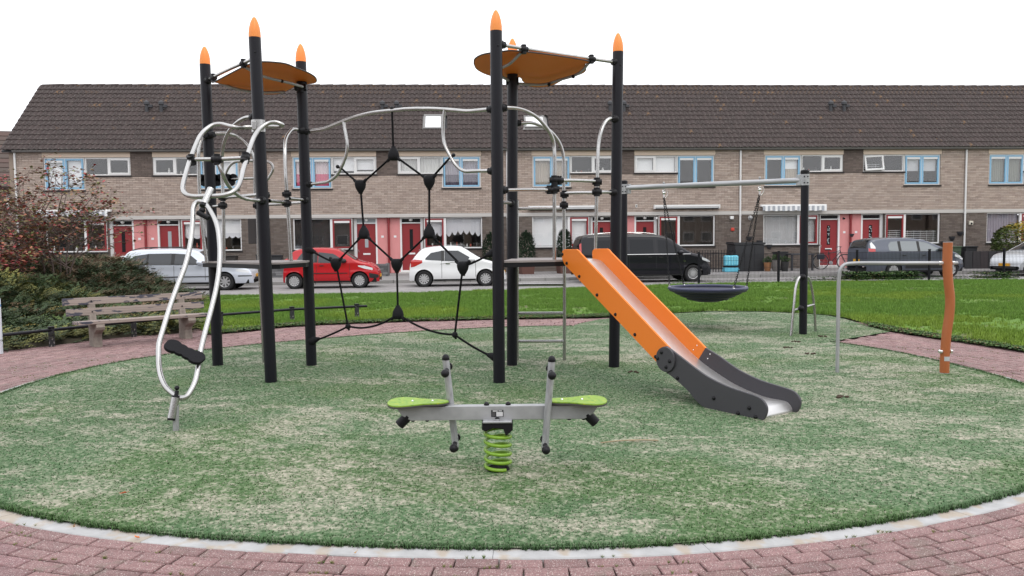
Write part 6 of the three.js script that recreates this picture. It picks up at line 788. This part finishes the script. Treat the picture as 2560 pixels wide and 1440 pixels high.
{ // stacked slate garden wall in front of the house with the black blinds
  const t = thing('stone_wall', 'low stacked grey slate garden wall behind the red car', 'wall', at(-11.2, 3.1), FA), r = rng(901), ms = [0.10, 0.13, 0.165, 0.2].map((k) => M(k, k * 1.0, k * 1.03, 0.9, { bumpMap: grainB, bumpScale: 0.01 })), g = new THREE.BoxGeometry(1, 1, 1);
  new B().span(0, 5.6, 0, 0.54, -0.17, -0.03).build('core', M(0.07, 0.07, 0.07, 1), t); let k = 0;
  for (let y = 0; y < 0.55; y += 0.092) for (let x = 0; x < 5.6;) { const w = 0.22 + 0.3 * r(), b = Math.min(w, 5.6 - x); if (b > 0.03 && k < 300) { const m = mesh('stone', g, ms[Math.floor(r() * 4)], t); m.position.set(x + b / 2, y + 0.043, -0.03 + 0.012 * r()); m.scale.set(b - 0.008, 0.082, 0.10); k++; } x += w; }
  for (const [x, d] of [[5.6, 1]]) { const m = mesh('stone', g, ms[2], t); m.position.set(x - 0.05, 0.28, -0.45); m.scale.set(0.12, 0.55, 0.7); }
}
function conifer(label, u, out, h, r, pot, group) { // clipped evergreen: many small scale-leaf sprays on a stem
  const t = thing('conifer', label, 'shrub', at(u, out), 0.3, group), q = rng(Math.round(u * 31 + 999)), P = [], base = pot ? 0.3 : 0.05;
  for (let i = 0; i < 1500; i++) { const y = base + (h - base) * Math.pow(q(), 0.9), f = (y - base) / (h - base), rad = r * Math.sqrt(clamp(1 - Math.abs(2 * f - 0.85) ** 2.4 * 0.85)) * (0.72 + 0.38 * Math.sqrt(q())), a = q() * 6.283, x = Math.cos(a) * rad, z = Math.sin(a) * rad, s = 0.05 + 0.05 * q(), k = 0.6 + 0.8 * q(), tx = Math.cos(a) * s, tz = Math.sin(a) * s; P.push([[x - tz * 0.4, y, z + tx * 0.4], [x + tz * 0.4, y, z - tx * 0.4], [x + tx * 0.8 + 0.02 * (q() - 0.5), y + s * 1.1, z + tz * 0.8], [0.012 * k, 0.030 * k, 0.012 * k]]); }
  mesh('foliage', leafGeo(P), new THREE.MeshStandardMaterial({ vertexColors: true, roughness: 0.9, side: THREE.DoubleSide }), t); new B().bar([0, 0, 0], [0, h * 0.8, 0], 0.035, 0.015, 8).build('stem', M(0.06, 0.04, 0.03, 0.9), t);
  if (pot) new B().extrude([[-0.26, 0], [0.26, 0], [0.30, 0.34], [-0.30, 0.34]], 0.55, 0.01, [0, 0, -0.27]).build('planter', M(0.10, 0.045, 0.035, 0.8), t);
}
conifer('dark conifer to the left of the tower post, against the brick', -1.05, 1.6, 1.85, 0.38, false, 'clipped conifers'); conifer('round topped conifer just right of the rear tower post', 0.5, 2.6, 1.9, 0.4, true, 'clipped conifers'); conifer('dark conifer in a brown planter behind the ladder rail', 2.25, 2.4, 2.0, 0.34, true, 'clipped conifers');
{ // evergreen hedge behind the estate car
  const t = thing('hedge', 'clipped dark green hedge behind the rear of the silver estate car', 'hedge', at(-19.2, 3.0), FA), q = rng(911), P = []; for (let i = 0; i < 4200; i++) { const f = q(), x = -1.5 + 3.6 * q(), top = q() < 0.4, y = top ? 0.86 + 0.08 * q() : 0.95 * q(), z = top ? (q() - 0.5) * 0.8 : (q() < 0.75 ? 0.4 : -0.4) + 0.08 * (q() - 0.5), s = 0.04 + 0.04 * q(), a = q() * 6.28, k = 0.6 + 0.9 * q(); P.push([[x, y, z], [x + s * Math.cos(a), y + 0.3 * s, z + s * Math.sin(a)], [x + 0.3 * s, y + s, z + 0.3 * s], [0.022 * k, 0.05 * k, 0.018 * k]]); } mesh('foliage', leafGeo(P), new THREE.MeshStandardMaterial({ vertexColors: true, roughness: 0.9, side: THREE.DoubleSide }), t); new B().rbox(3.5, 0.8, 0.66, 0.1, 0.3, 0.42, 0).build('inner_branches', M(0.012, 0.018, 0.008, 1), t);
}
{ // big bush with yellow leaves at the right edge
  const t = thing('garden_bush', 'green bush turning yellow in a black planter at the right edge of the photo', 'bush', at(23.55, 2.3), 0), q = rng(921), P = []; for (let i = 0; i < 5200; i++) { const a = q() * 6.283, e = Math.acos(1 - 1.7 * q()), n = 0.8 + 0.35 * vn(Math.cos(a) * 3 + 9, e * 3 + Math.sin(a) * 3, 5), R0 = n * (0.72 + 0.33 * Math.cbrt(q())), x = 1.15 * R0 * Math.sin(e) * Math.cos(a), z = 0.9 * R0 * Math.sin(e) * Math.sin(a), y = 1.2 + 0.86 * R0 * Math.cos(e), s = 0.05 + 0.05 * q(), b = q() * 6.28, k = 0.55 + 0.8 * q(), yel = smooth(-0.15, 0.4, x * 0.6 + (y - 1.2) * 0.45 + 0.5 * (q() - 0.5)); const c = mixc([0.07, 0.105, 0.02], [0.46, 0.31, 0.025], yel * (q() < 0.75 ? 1 : 0.2)); P.push([[x, y, z], [x + s * Math.cos(b), y + s * 0.3, z + s * Math.sin(b)], [x + s * 1.3 * Math.cos(b + 0.5), y + s * 0.1, z + s * 1.3 * Math.sin(b + 0.5)], [x + s * 0.7 * Math.cos(b + 0.9), y - s * 0.2, z + s * 0.7 * Math.sin(b + 0.9)], c.map((v) => v * k)]); }
  mesh('crown', leafGeo(P), new THREE.MeshStandardMaterial({ vertexColors: true, roughness: 0.8, side: THREE.DoubleSide }), t); const tr = new B(); for (let i = 0; i < 6; i++) tr.bar([0.1 * Math.cos(i), 0.3, 0.1 * Math.sin(i)], [0.6 * Math.cos(i * 1.05), 1.5, 0.5 * Math.sin(i * 1.05)], 0.035, 0.012, 7); tr.build('trunk', M(0.06, 0.045, 0.035, 0.9), t); new B().rbox(2.1, 0.5, 0.9, 0.03, 0, 0.25, 0.1).build('planter', M(0.02, 0.021, 0.022, 0.7), t);
}
{ // black storage box with sagging cover, blue container, table, pots
  const t = thing('storage_box', 'big black garden box with a sagging cover, behind the swing chain', 'box', at(10.6, 2.3), FA + 0.1); const g = new THREE.BoxGeometry(1.5, 0.1, 0.9, 12, 1, 8), p = g.attributes.position; for (let i = 0; i < p.count; i++) { const x = p.getX(i), z = p.getZ(i); p.setY(i, p.getY(i) - 0.10 * (1 - (x / 0.75) ** 2) * (1 - (z / 0.45) ** 2) + 0.05 * Math.sin(x * 5) * Math.cos(z * 3)); } g.computeVertexNormals(); g.translate(0, 1.26, 0); mesh('cover', g, M(0.022, 0.023, 0.026, 0.4), t); new B().rbox(1.42, 1.2, 0.85, 0.03, 0, 0.6, 0).build('box_body', M(0.016, 0.017, 0.020, 0.6), t); for (const x of [-0.24, 0.24]) new B().box(0.015, 1.1, 0.006, x, 0.6, 0.428).build('panel_joint', MAT.black, t);
  const b = thing('water_container', 'bright turquoise ribbed plastic container on a base, behind the fence', 'container', at(9.68, 3.0), FA); const cy = M(0.12, 0.50, 0.66, 0.4); new B().rbox(0.62, 0.48, 0.3, 0.07, 0, 0.50, 0).build('tank', cy, b); for (let i = 0; i < 5; i++) new B().rbox(0.075, 0.40, 0.05, 0.024, -0.24 + i * 0.12, 0.5, 0.15).build('rib', M(0.22, 0.62, 0.74, 0.4), b); new B().rbox(0.66, 0.2, 0.4, 0.04, 0, 0.1, 0).build('base', cy, b); new B().bar([0, 0.74, 0], [0, 0.86, 0], 0.1, 0.085, 18).build('cap', MAT.black, b); new B().box(0.6, 0.05, 0.31, 0, 0.235, 0.0).build('seam', MAT.black, b);
  const tb = thing('garden_table', 'dark garden table beside the bicycle', 'table', at(13.1, 2.4), FA); new B().rbox(1.1, 0.06, 0.7, 0.01, 0, 0.74, 0).build('tabletop', M(0.035, 0.037, 0.045, 0.6), tb); for (const [x, z] of [[-0.48, -0.28], [0.48, -0.28], [-0.48, 0.28], [0.48, 0.28]]) new B().box(0.08, 0.72, 0.08, x, 0.36, z).build('leg', M(0.03, 0.031, 0.037, 0.6), tb);
  const pot = (label, u, out, w, h, col, seed) => { const o = thing('flower_pot', label, 'pot', at(u, out), 0.2, 'pots in the front garden'), q = rng(seed), P = []; new B().lathe([[0, 0], [w * 0.36, 0], [w * 0.5, h], [w * 0.46, h], [w * 0.34, 0.05], [0, 0.05]], 18).build('pot', col, o); for (let i = 0; i < 240; i++) { const a = q() * 6.28, r0 = w * 0.6 * q(), y = h + 0.28 * q() * (1 - r0 / w), s = 0.05, k = 0.6 + q(); P.push([[Math.cos(a) * r0, y, Math.sin(a) * r0], [Math.cos(a) * r0 + s * Math.cos(a + 1), y + s, Math.sin(a) * r0], [Math.cos(a) * (r0 + s), y + 0.4 * s, Math.sin(a) * (r0 + s)], [0.04 * k, 0.07 * k, 0.025 * k]]); } mesh('plant', leafGeo(P), new THREE.MeshStandardMaterial({ vertexColors: true, roughness: 0.9, side: THREE.DoubleSide }), o); };
  pot('terracotta toned pot right of the big black box', 11.4, 2.9, 0.34, 0.4, M(0.30, 0.14, 0.06, 0.8), 931); pot('grey stone pot with spiky plant in the front garden', 11.75, 3.05, 0.42, 0.5, M(0.16, 0.15, 0.14, 0.9), 933); pot('small dark pot with spiky plant nearest the black bin', 12.12, 3.1, 0.36, 0.42, M(0.03, 0.03, 0.03, 0.8), 935);
  const dw = thing('garden_screen', 'low black garden screen between grey and silver cars', 'screen', at(20.6, 2.9), FA); for (let i = 0; i < 9; i++) new B().rbox(0.36, 0.78, 0.04, 0.01, 0.2 + i * 0.375, 0.4, 0).build('board', M(0.022 + 0.004 * (i % 3), 0.022, 0.024, 0.7), dw);
}
{ // bicycle leaning by the door
  const t = thing('bicycle', 'dark city bicycle parked beside the red door', 'bicycle', at(15.1, 1.5), FA - 0.12), bl = M(0.018, 0.02, 0.03, 0.4), R0 = 0.35; const wh = (x) => { const w = new B().add(new THREE.TorusGeometry(R0, 0.02, 8, 40), [x, R0, 0]).build('tyre', MAT.rubber, t); const s = new B().add(new THREE.TorusGeometry(R0 - 0.022, 0.009, 6, 40), [x, R0, 0]); for (let i = 0; i < 16; i++) { const a = i / 16 * 6.283; s.bar([x, R0, 0], [x + Math.cos(a) * (R0 - 0.02), R0 + Math.sin(a) * (R0 - 0.02), 0], 0.002, 0.002, 4); } s.bar([x, R0, -0.05], [x, R0, 0.05], 0.025).build('spokes', MAT.galv, w); }; wh(-0.55); wh(0.55);
  new B().bar([-0.10, 0.3, 0], [-0.22, 0.86, 0], 0.016).bar([-0.10, 0.3, 0], [0.34, 0.82, 0], 0.018).bar([-0.2, 0.74, 0], [0.33, 0.87, 0], 0.016).bar([-0.55, R0, 0.05], [-0.10, 0.3, 0.03], 0.011).bar([-0.55, R0, 0.05], [-0.2, 0.78, 0.0], 0.010).bar([0.33, 0.9, 0], [0.40, 0.66, 0], 0.018).bar([0.40, 0.66, 0.05], [0.55, R0, 0.05], 0.012).bar([0.40, 0.66, -0.05], [0.55, R0, -0.05], 0.012).build('frame', bl, t);
  new B().tube([[0.22, 1.0, 0.28], [0.30, 1.05, 0.22], [0.34, 1.06, 0], [0.30, 1.05, -0.22], [0.22, 1.0, -0.28]], 0.012).bar([0.33, 0.88, 0], [0.33, 1.06, 0], 0.013).build('handlebar', bl, t); new B().rbox(0.26, 0.06, 0.16, 0.03, -0.24, 0.92, 0).build('saddle', MAT.black, t); new B().rbox(0.38, 0.03, 0.14, 0.01, -0.62, 0.76, 0).build('carrier', MAT.black, t); new B().rbox(0.34, 0.26, 0.12, 0.03, -0.6, 0.6, 0.13).build('pannier', bl, t); new B().bar([-0.1, 0.3, 0.03], [-0.1, 0.3, 0.06], 0.09, 0.09, 20).bar([-0.1, 0.3, 0.08], [-0.02, 0.18, 0.08], 0.01).build('crank', MAT.galv, t);
}

// ---------------------------------------------------------------- juniper bed on the left and the red-leaved shrub
{
  const hgt = (x, z) => { const d = -z - 11.5, rise = smooth(0, 3.4, d), n = fbm(x * 0.55, z * 0.45, 4, 941), edge = smooth(0, 1.8, (x + 5.4) * -1 + (-z - 13.4) * -0.42 + 0.9); const cap = lerp(0.12, 1.15, smooth(-9.4, -13.0, x + 0.12 * (-z - 21))); return Math.min(cap * (0.75 + 0.5 * n), 0.10 + rise * (0.35 + 0.9 * n)) * clamp(edge + 0.08); };
  const inBed = (x, z) => inside(BED, x, z);
  { // soil mound under the junipers
    const g = new THREE.PlaneGeometry(22, 17, 90, 70); g.rotateX(-Math.PI / 2); g.translate(-15.6, 0, -17.6); const p = g.attributes.position; for (let i = 0; i < p.count; i++) { const x = p.getX(i), z = p.getZ(i); p.setY(i, inBed(x, z) ? -0.02 + 0.62 * hgt(x, z) : -0.09); } g.computeVertexNormals(); structure('soil_mound', g, new THREE.MeshStandardMaterial({ color: lin(0.055, 0.048, 0.03), roughness: 1, bumpMap: coarseB, bumpScale: 0.05 }));
  }
  const q = rng(947), P = []; // one flat, feathery juniper spray
  for (let b = 0; b < 3; b++) { const ba = (b - 1) * 0.45; for (let i = 0; i < 9; i++) for (const s of [-1, 1]) { const d = 0.03 + i * 0.034, sx = Math.cos(ba) * d, sz = Math.sin(ba) * d, y = 0.02 + 0.12 * (d / 0.34) - 0.10 * (d / 0.34) ** 2 + 0.02 * (q() - 0.5), l = 0.062 * (1 - i / 12), a = ba + s * (0.7 + 0.3 * q()), w = 0.012; P.push([[sx - w * Math.sin(a), y, sz + w * Math.cos(a)], [sx + w * Math.sin(a), y, sz - w * Math.cos(a)], [sx + l * Math.cos(a), y + 0.02 * (q() - 0.2), sz + l * Math.sin(a)], [1, 1, 1]]); } }
  const spray = leafGeo(P); spray.deleteAttribute('color'); const list = [], r = rng(953); let t = 0;
  while (list.length < 16000 && t++ < 200000) { const z = -11.3 - 14 * Math.pow(r(), 0.85), x = -5.3 - 14 * r(); if (!inBed(x, z) || x < z * 0.72 - 2.0) continue; const h = hgt(x, z); if (h < 0.09 && r() < 0.85) continue; const ang = r() * 6.283, sc = 0.75 + 0.85 * r(), lay = r() < 0.75 ? 0.72 + 0.35 * r() : 0.35 + 0.3 * r(); const k = 0.55 + 0.9 * r(), ch = fbm(x * 0.6 + 20, z * 0.6, 3, 957), u = r(); let c = [0.040, 0.064, 0.026]; if (ch > 0.56 && u < 0.6) c = [0.115, 0.115, 0.030]; else if (ch < 0.36 && u < 0.5 && z < -15) c = [0.15, 0.10, 0.055]; else if (u < 0.07) c = [0.17, 0.13, 0.03]; else if (u < 0.2) c = [0.055, 0.09, 0.02]; if (z < -19 && u < 0.25) c = [0.13, 0.085, 0.05]; list.push([mat4(x, h * lay - 0.07, z, (r() - 0.5) * 0.7, ang, 0.05 + 0.45 * r() * clamp(h * 2), sc), c.map((v) => v * k * 1.05)]); }
  instanced('juniper_ground_cover', spray, new THREE.MeshStandardMaterial({ roughness: 0.9, side: THREE.DoubleSide }), list, scene); tag(scene.children.at(-1), 'spreading green and brown juniper ground cover behind the bench', 'shrubs', null, 'stuff');
  // berry shrubs
  function shrub(label, x, z, H0, spread, seed, mix) {
    const y0 = 0.3, s = thing('berry_shrub', label, 'shrub', [x, y0, z], 0, 'shrubs turning red on the left'), q2 = rng(seed), wood = new B(), leaves = [];
    const leaf = (p, k) => { const a = q2() * 6.283, e = (q2() - 0.4) * 1.4, l = 0.05 + 0.055 * q2(), w = l * 0.5, d = [Math.cos(a) * Math.cos(e) * l, Math.sin(e) * l, Math.sin(a) * Math.cos(e) * l], n = [-Math.sin(a) * w, 0.2 * w * (q2() - 0.5), Math.cos(a) * w]; const u = q2(), kk = 0.6 + 0.8 * q2(); let c = u < mix[0] ? [0.26, 0.035, 0.04] : u < mix[1] ? [0.30, 0.11, 0.065] : u < mix[2] ? [0.13, 0.145, 0.04] : [0.22, 0.15, 0.07]; leaves.push([p, [p[0] + d[0] * 0.5 + n[0], p[1] + d[1] * 0.5 + n[1], p[2] + d[2] * 0.5 + n[2]], [p[0] + d[0], p[1] + d[1], p[2] + d[2]], [p[0] + d[0] * 0.5 - n[0], p[1] + d[1] * 0.5 - n[1], p[2] + d[2] * 0.5 - n[2]], c.map((v) => v * kk)]); };
    const grow = (p, d, len, r0, lv) => { let c = p.clone(), v = d.clone().normalize(); const n = lv === 0 ? 6 : 4, pts = [c.toArray()]; for (let i = 0; i < n; i++) { v.add(V((q2() - 0.5) * 0.5, 0.12 - 0.16 * lv * q2(), (q2() - 0.5) * 0.5)).normalize(); c = c.clone().addScaledVector(v, len / n); pts.push(c.toArray()); if (lv < 3 && i > (lv === 0 ? 1 : 0)) { const m = lv === 0 ? 2 : lv === 1 ? 2 : 1; for (let j = 0; j < m; j++) { const a = q2() * 6.283; grow(c, v.clone().multiplyScalar(0.5).add(V(Math.cos(a) * 0.9, 0.45 * q2() - 0.05, Math.sin(a) * 0.9)), len * (0.42 + 0.2 * q2()), r0 * 0.5, lv + 1); } } if (lv >= 2) { for (let j = 0; j < (lv === 3 ? 2 : 1); j++) if (q2() < 0.62) leaf([c.x + (q2() - 0.5) * 0.05, c.y + (q2() - 0.5) * 0.04, c.z + (q2() - 0.5) * 0.05]); } } for (let i = 0; i < pts.length - 1; i++) wood.bar(pts[i], pts[i + 1], r0 * (1 - 0.6 * i / n), r0 * (1 - 0.6 * (i + 1) / n), lv < 1 ? 7 : lv < 2 ? 5 : 3); };
    const stems = 5; for (let i = 0; i < stems; i++) { const a = i / stems * 6.283 + q2(); grow(V(Math.cos(a) * 0.12, -0.35, Math.sin(a) * 0.12), V(Math.cos(a) * spread, 1, Math.sin(a) * spread), H0 * (0.8 + 0.3 * q2()), 0.03, 0); }
    wood.build('branches', M(0.13, 0.095, 0.085, 0.9), s); mesh('leaves', leafGeo(leaves), new THREE.MeshStandardMaterial({ vertexColors: true, roughness: 0.75, side: THREE.DoubleSide }), s);
  }
  shrub('tall open shrub with dark red leaves in front of the leftmost house', -12.0, -20.2, 2.55, 0.36, 961, [0.24, 0.46, 0.74]);
  shrub('red and green shrub at the left edge of the photo', -13.7, -20.6, 2.35, 0.42, 967, [0.2, 0.4, 0.78]);
  shrub('low brownish shrub between the two red shrubs', -12.9, -19.0, 1.4, 0.5, 971, [0.35, 0.65, 0.85]);
}
{ // weeds along the foot of the mesh fence
  const r = rng(977), W = [], wg = leafGeo(Array.from({ length: 14 }, (_, i) => { const a = i * 2.4, d = 0.03 + 0.10 * r(), y = 0.03 + 0.16 * r(), s = 0.03 + 0.025 * r(), x = Math.cos(a) * d, z = Math.sin(a) * d; return [[x, y, z], [x + s * Math.cos(a + 0.6), y + 0.01, z + s * Math.sin(a + 0.6)], [x + 1.7 * s * Math.cos(a), y - 0.01, z + 1.7 * s * Math.sin(a)], [x + s * Math.cos(a - 0.6), y + 0.01, z + s * Math.sin(a - 0.6)], [1, 1, 1]]; })); wg.deleteAttribute('color');
  for (const [x0, x1, n, k] of [[12.3, 14.9, 330, 1.3], [10.0, 12.2, 60, 0.7], [15.4, 17.2, 40, 0.6], [17.2, 18.4, 80, 1.1], [5.5, 9.6, 40, 0.5]]) for (let i = 0; i < n; i++) { const x = lerp(x0, x1, r()), z = -27.35 - 0.17 * Math.min(6, Math.max(0, x - 6.6)) - 0.75 * r() + 0.35, kk = 0.6 + 0.7 * r(); W.push([mat4(x, 0.01, z, 0, r() * 6.28, 0, k * (0.7 + 0.7 * r())), r() < 0.15 ? [0.14 * kk, 0.13 * kk, 0.05] : [0.045 * kk, 0.10 * kk, 0.02]]); }
  instanced('fence_weeds', wg, new THREE.MeshStandardMaterial({ roughness: 0.85, side: THREE.DoubleSide }), W, scene); tag(scene.children.at(-1), 'tall green weeds along the foot of the mesh fence', 'weeds', null, 'stuff');
}
// fallen leaves, dirt clods and a twig
function deadLeaf(label, x, z, y, turn, s, c) { const n = 8, P = []; const m = M(...c, 0.7, { side: THREE.DoubleSide }); const o = thing('fallen_leaf', label, 'leaf', [x, y, z], turn, 'fallen leaves'); const rim = Array.from({ length: n + 1 }, (_, i) => { const t = i / n * Math.PI * 2, r = s * (0.75 + 0.25 * Math.cos(t * 2)); return [Math.cos(t) * r, 0.006 + 0.35 * s * Math.sin(t * 1.5) ** 2, Math.sin(t) * r * 0.55]; }); for (let i = 0; i < n; i++) P.push([[0, 0.003, 0], rim[i], rim[i + 1], [1, 1, 1]]); const g = leafGeo(P); g.deleteAttribute('color'); mesh('blade', g, m, o); new B().bar([s * 0.9, 0.008, 0], [s * 1.5, 0.014, s * 0.1], 0.0015, 0.0012, 5).build('stalk', m, o); }
deadLeaf('orange fallen leaf lying on the turf near the left edge', -2.49, -4.81, 0.016, 0.5, 0.025, [0.42, 0.08, 0.02]); deadLeaf('orange fallen leaf on the concrete edging at the lower left', -2.06, -4.11, 0.0, -0.6, 0.022, [0.55, 0.15, 0.03]); deadLeaf('small yellowish leaf on the edging under the turf', -0.82, -3.87, 0.0, 1.2, 0.013, [0.45, 0.25, 0.08]); deadLeaf('dry brown leaf tuft on the lower left edging', -2.5, -4.28, 0.0, 2.0, 0.018, [0.26, 0.14, 0.06]);
{
  const r = rng(983), dm = M(0.045, 0.03, 0.018, 1);
  [[1.45, -9.15, 'beside the foot of the right tower post'], [4.35, -11.75, 'beside the tip of the red paving'], [5.0, -12.35, 'near the swing post'], [3.3, -7.6, 'on the turf right of the slide end'], [4.1, -10.5, 'between slide and turning bar'], [4.0, -11.1, 'in front of the swing']].forEach(([x, z, w]) => { const o = thing('dirt_clod', 'dark clod of earth ' + w, 'dirt', [x, 0, z], r() * 6, 'clods of earth on the turf'), b = new B(); for (let i = 0; i < 7; i++) { const g = new THREE.IcosahedronGeometry(0.010 + 0.014 * r(), 0); g.scale(1.5, 0.7, 1); b.add(g, [(r() - 0.5) * 0.14, 0.014, (r() - 0.5) * 0.1], [0, r() * 6, 0]); } b.build('clod', dm, o); });
  const tw = thing('dry_twig', 'thin pale twig on the turf right of the seesaw', 'twig', [0.9, 0.02, -5.95]); new B().tube([[-0.22, 0, 0.03], [-0.08, 0.006, 0.0], [0.1, 0.004, -0.03], [0.24, 0, -0.02]], 0.005).build('stem', M(0.32, 0.25, 0.16, 0.9), tw); new B().bar([0.0, 0.004, -0.01], [0.08, 0.01, 0.04], 0.003, 0.002, 5).build('side_shoot', M(0.30, 0.23, 0.15, 0.9), tw);
}
// a further house whose roof shows past the gable at the left edge
{
  const t = thing('distant_house', 'brick house with brown tiled roof, seen past the left gable', 'house', [-38, 0, -52], 0.25); new B().span(-12, 9, 0, 5.4, -4, 4).build('wall', M(0.25, 0.19, 0.15, 0.95, { bumpMap: grainB, bumpScale: 0.01 }), t); const rf = mesh('roof', (() => { const g = prismX([[4.5, 5.2], [4.6, 5.35], [0, 9.4], [-4.6, 5.35], [-4.5, 5.2]], -12.3, 9.3); return g; })(), M(0.075, 0.055, 0.048, 0.9), t); for (let i = 0; i < 12; i++) new B().box(21.6, 0.05, 0.4, -1.5, 5.45 + i * 0.335, 4.5 - i * 0.38, [0.72, 0, 0]).build('tile_course', M(0.078 + 0.008 * (i % 3), 0.06, 0.052, 0.9), rf); new B().rbox(2.4, 1.3, 0.08, 0.02, 6.2, 4.2, 4.06).build('window', H.white, t); new B().box(2.1, 1.05, 0.02, 6.2, 4.2, 4.11).build('pane', CM.glass, t);
}

// the terrace across the green, behind the camera: it is what the windows mirror
for (let k = 0; k < 7; k++) {
  const x0 = -57 + k * 20.5, t = thing('opposite_house_row', ['first', 'second', 'third', 'fourth', 'fifth', 'sixth', 'seventh'][k] + ' brick block across the green, from the left, seen only mirrored in windows', 'house', [x0, 0, 27], 0, 'houses across the green'); const w = new B().span(0, 20, -0.05, 5.7, 0, 8).build('wall', M(0.26, 0.2, 0.165, 0.95), t); mesh('roof', prismX([[-0.4, 5.6], [-0.4, 5.75], [4, 9.6], [8.4, 5.75], [8.4, 5.6]], -0.2, 20.2), M(0.05, 0.04, 0.038, 0.9), t);
  for (let i = 0; i < 8; i++) for (const y of [1.9, 4.6]) { const f = new B().rbox(1.5, 1.3, 0.06, 0.01, 1.3 + i * 2.48, y, -0.01).build('window', H.white, t); new B().box(1.3, 1.1, 0.02, 1.3 + i * 2.48, y, -0.045).build('pane', CM.glass, f); } void w;
}

renderer.render(scene, camera);
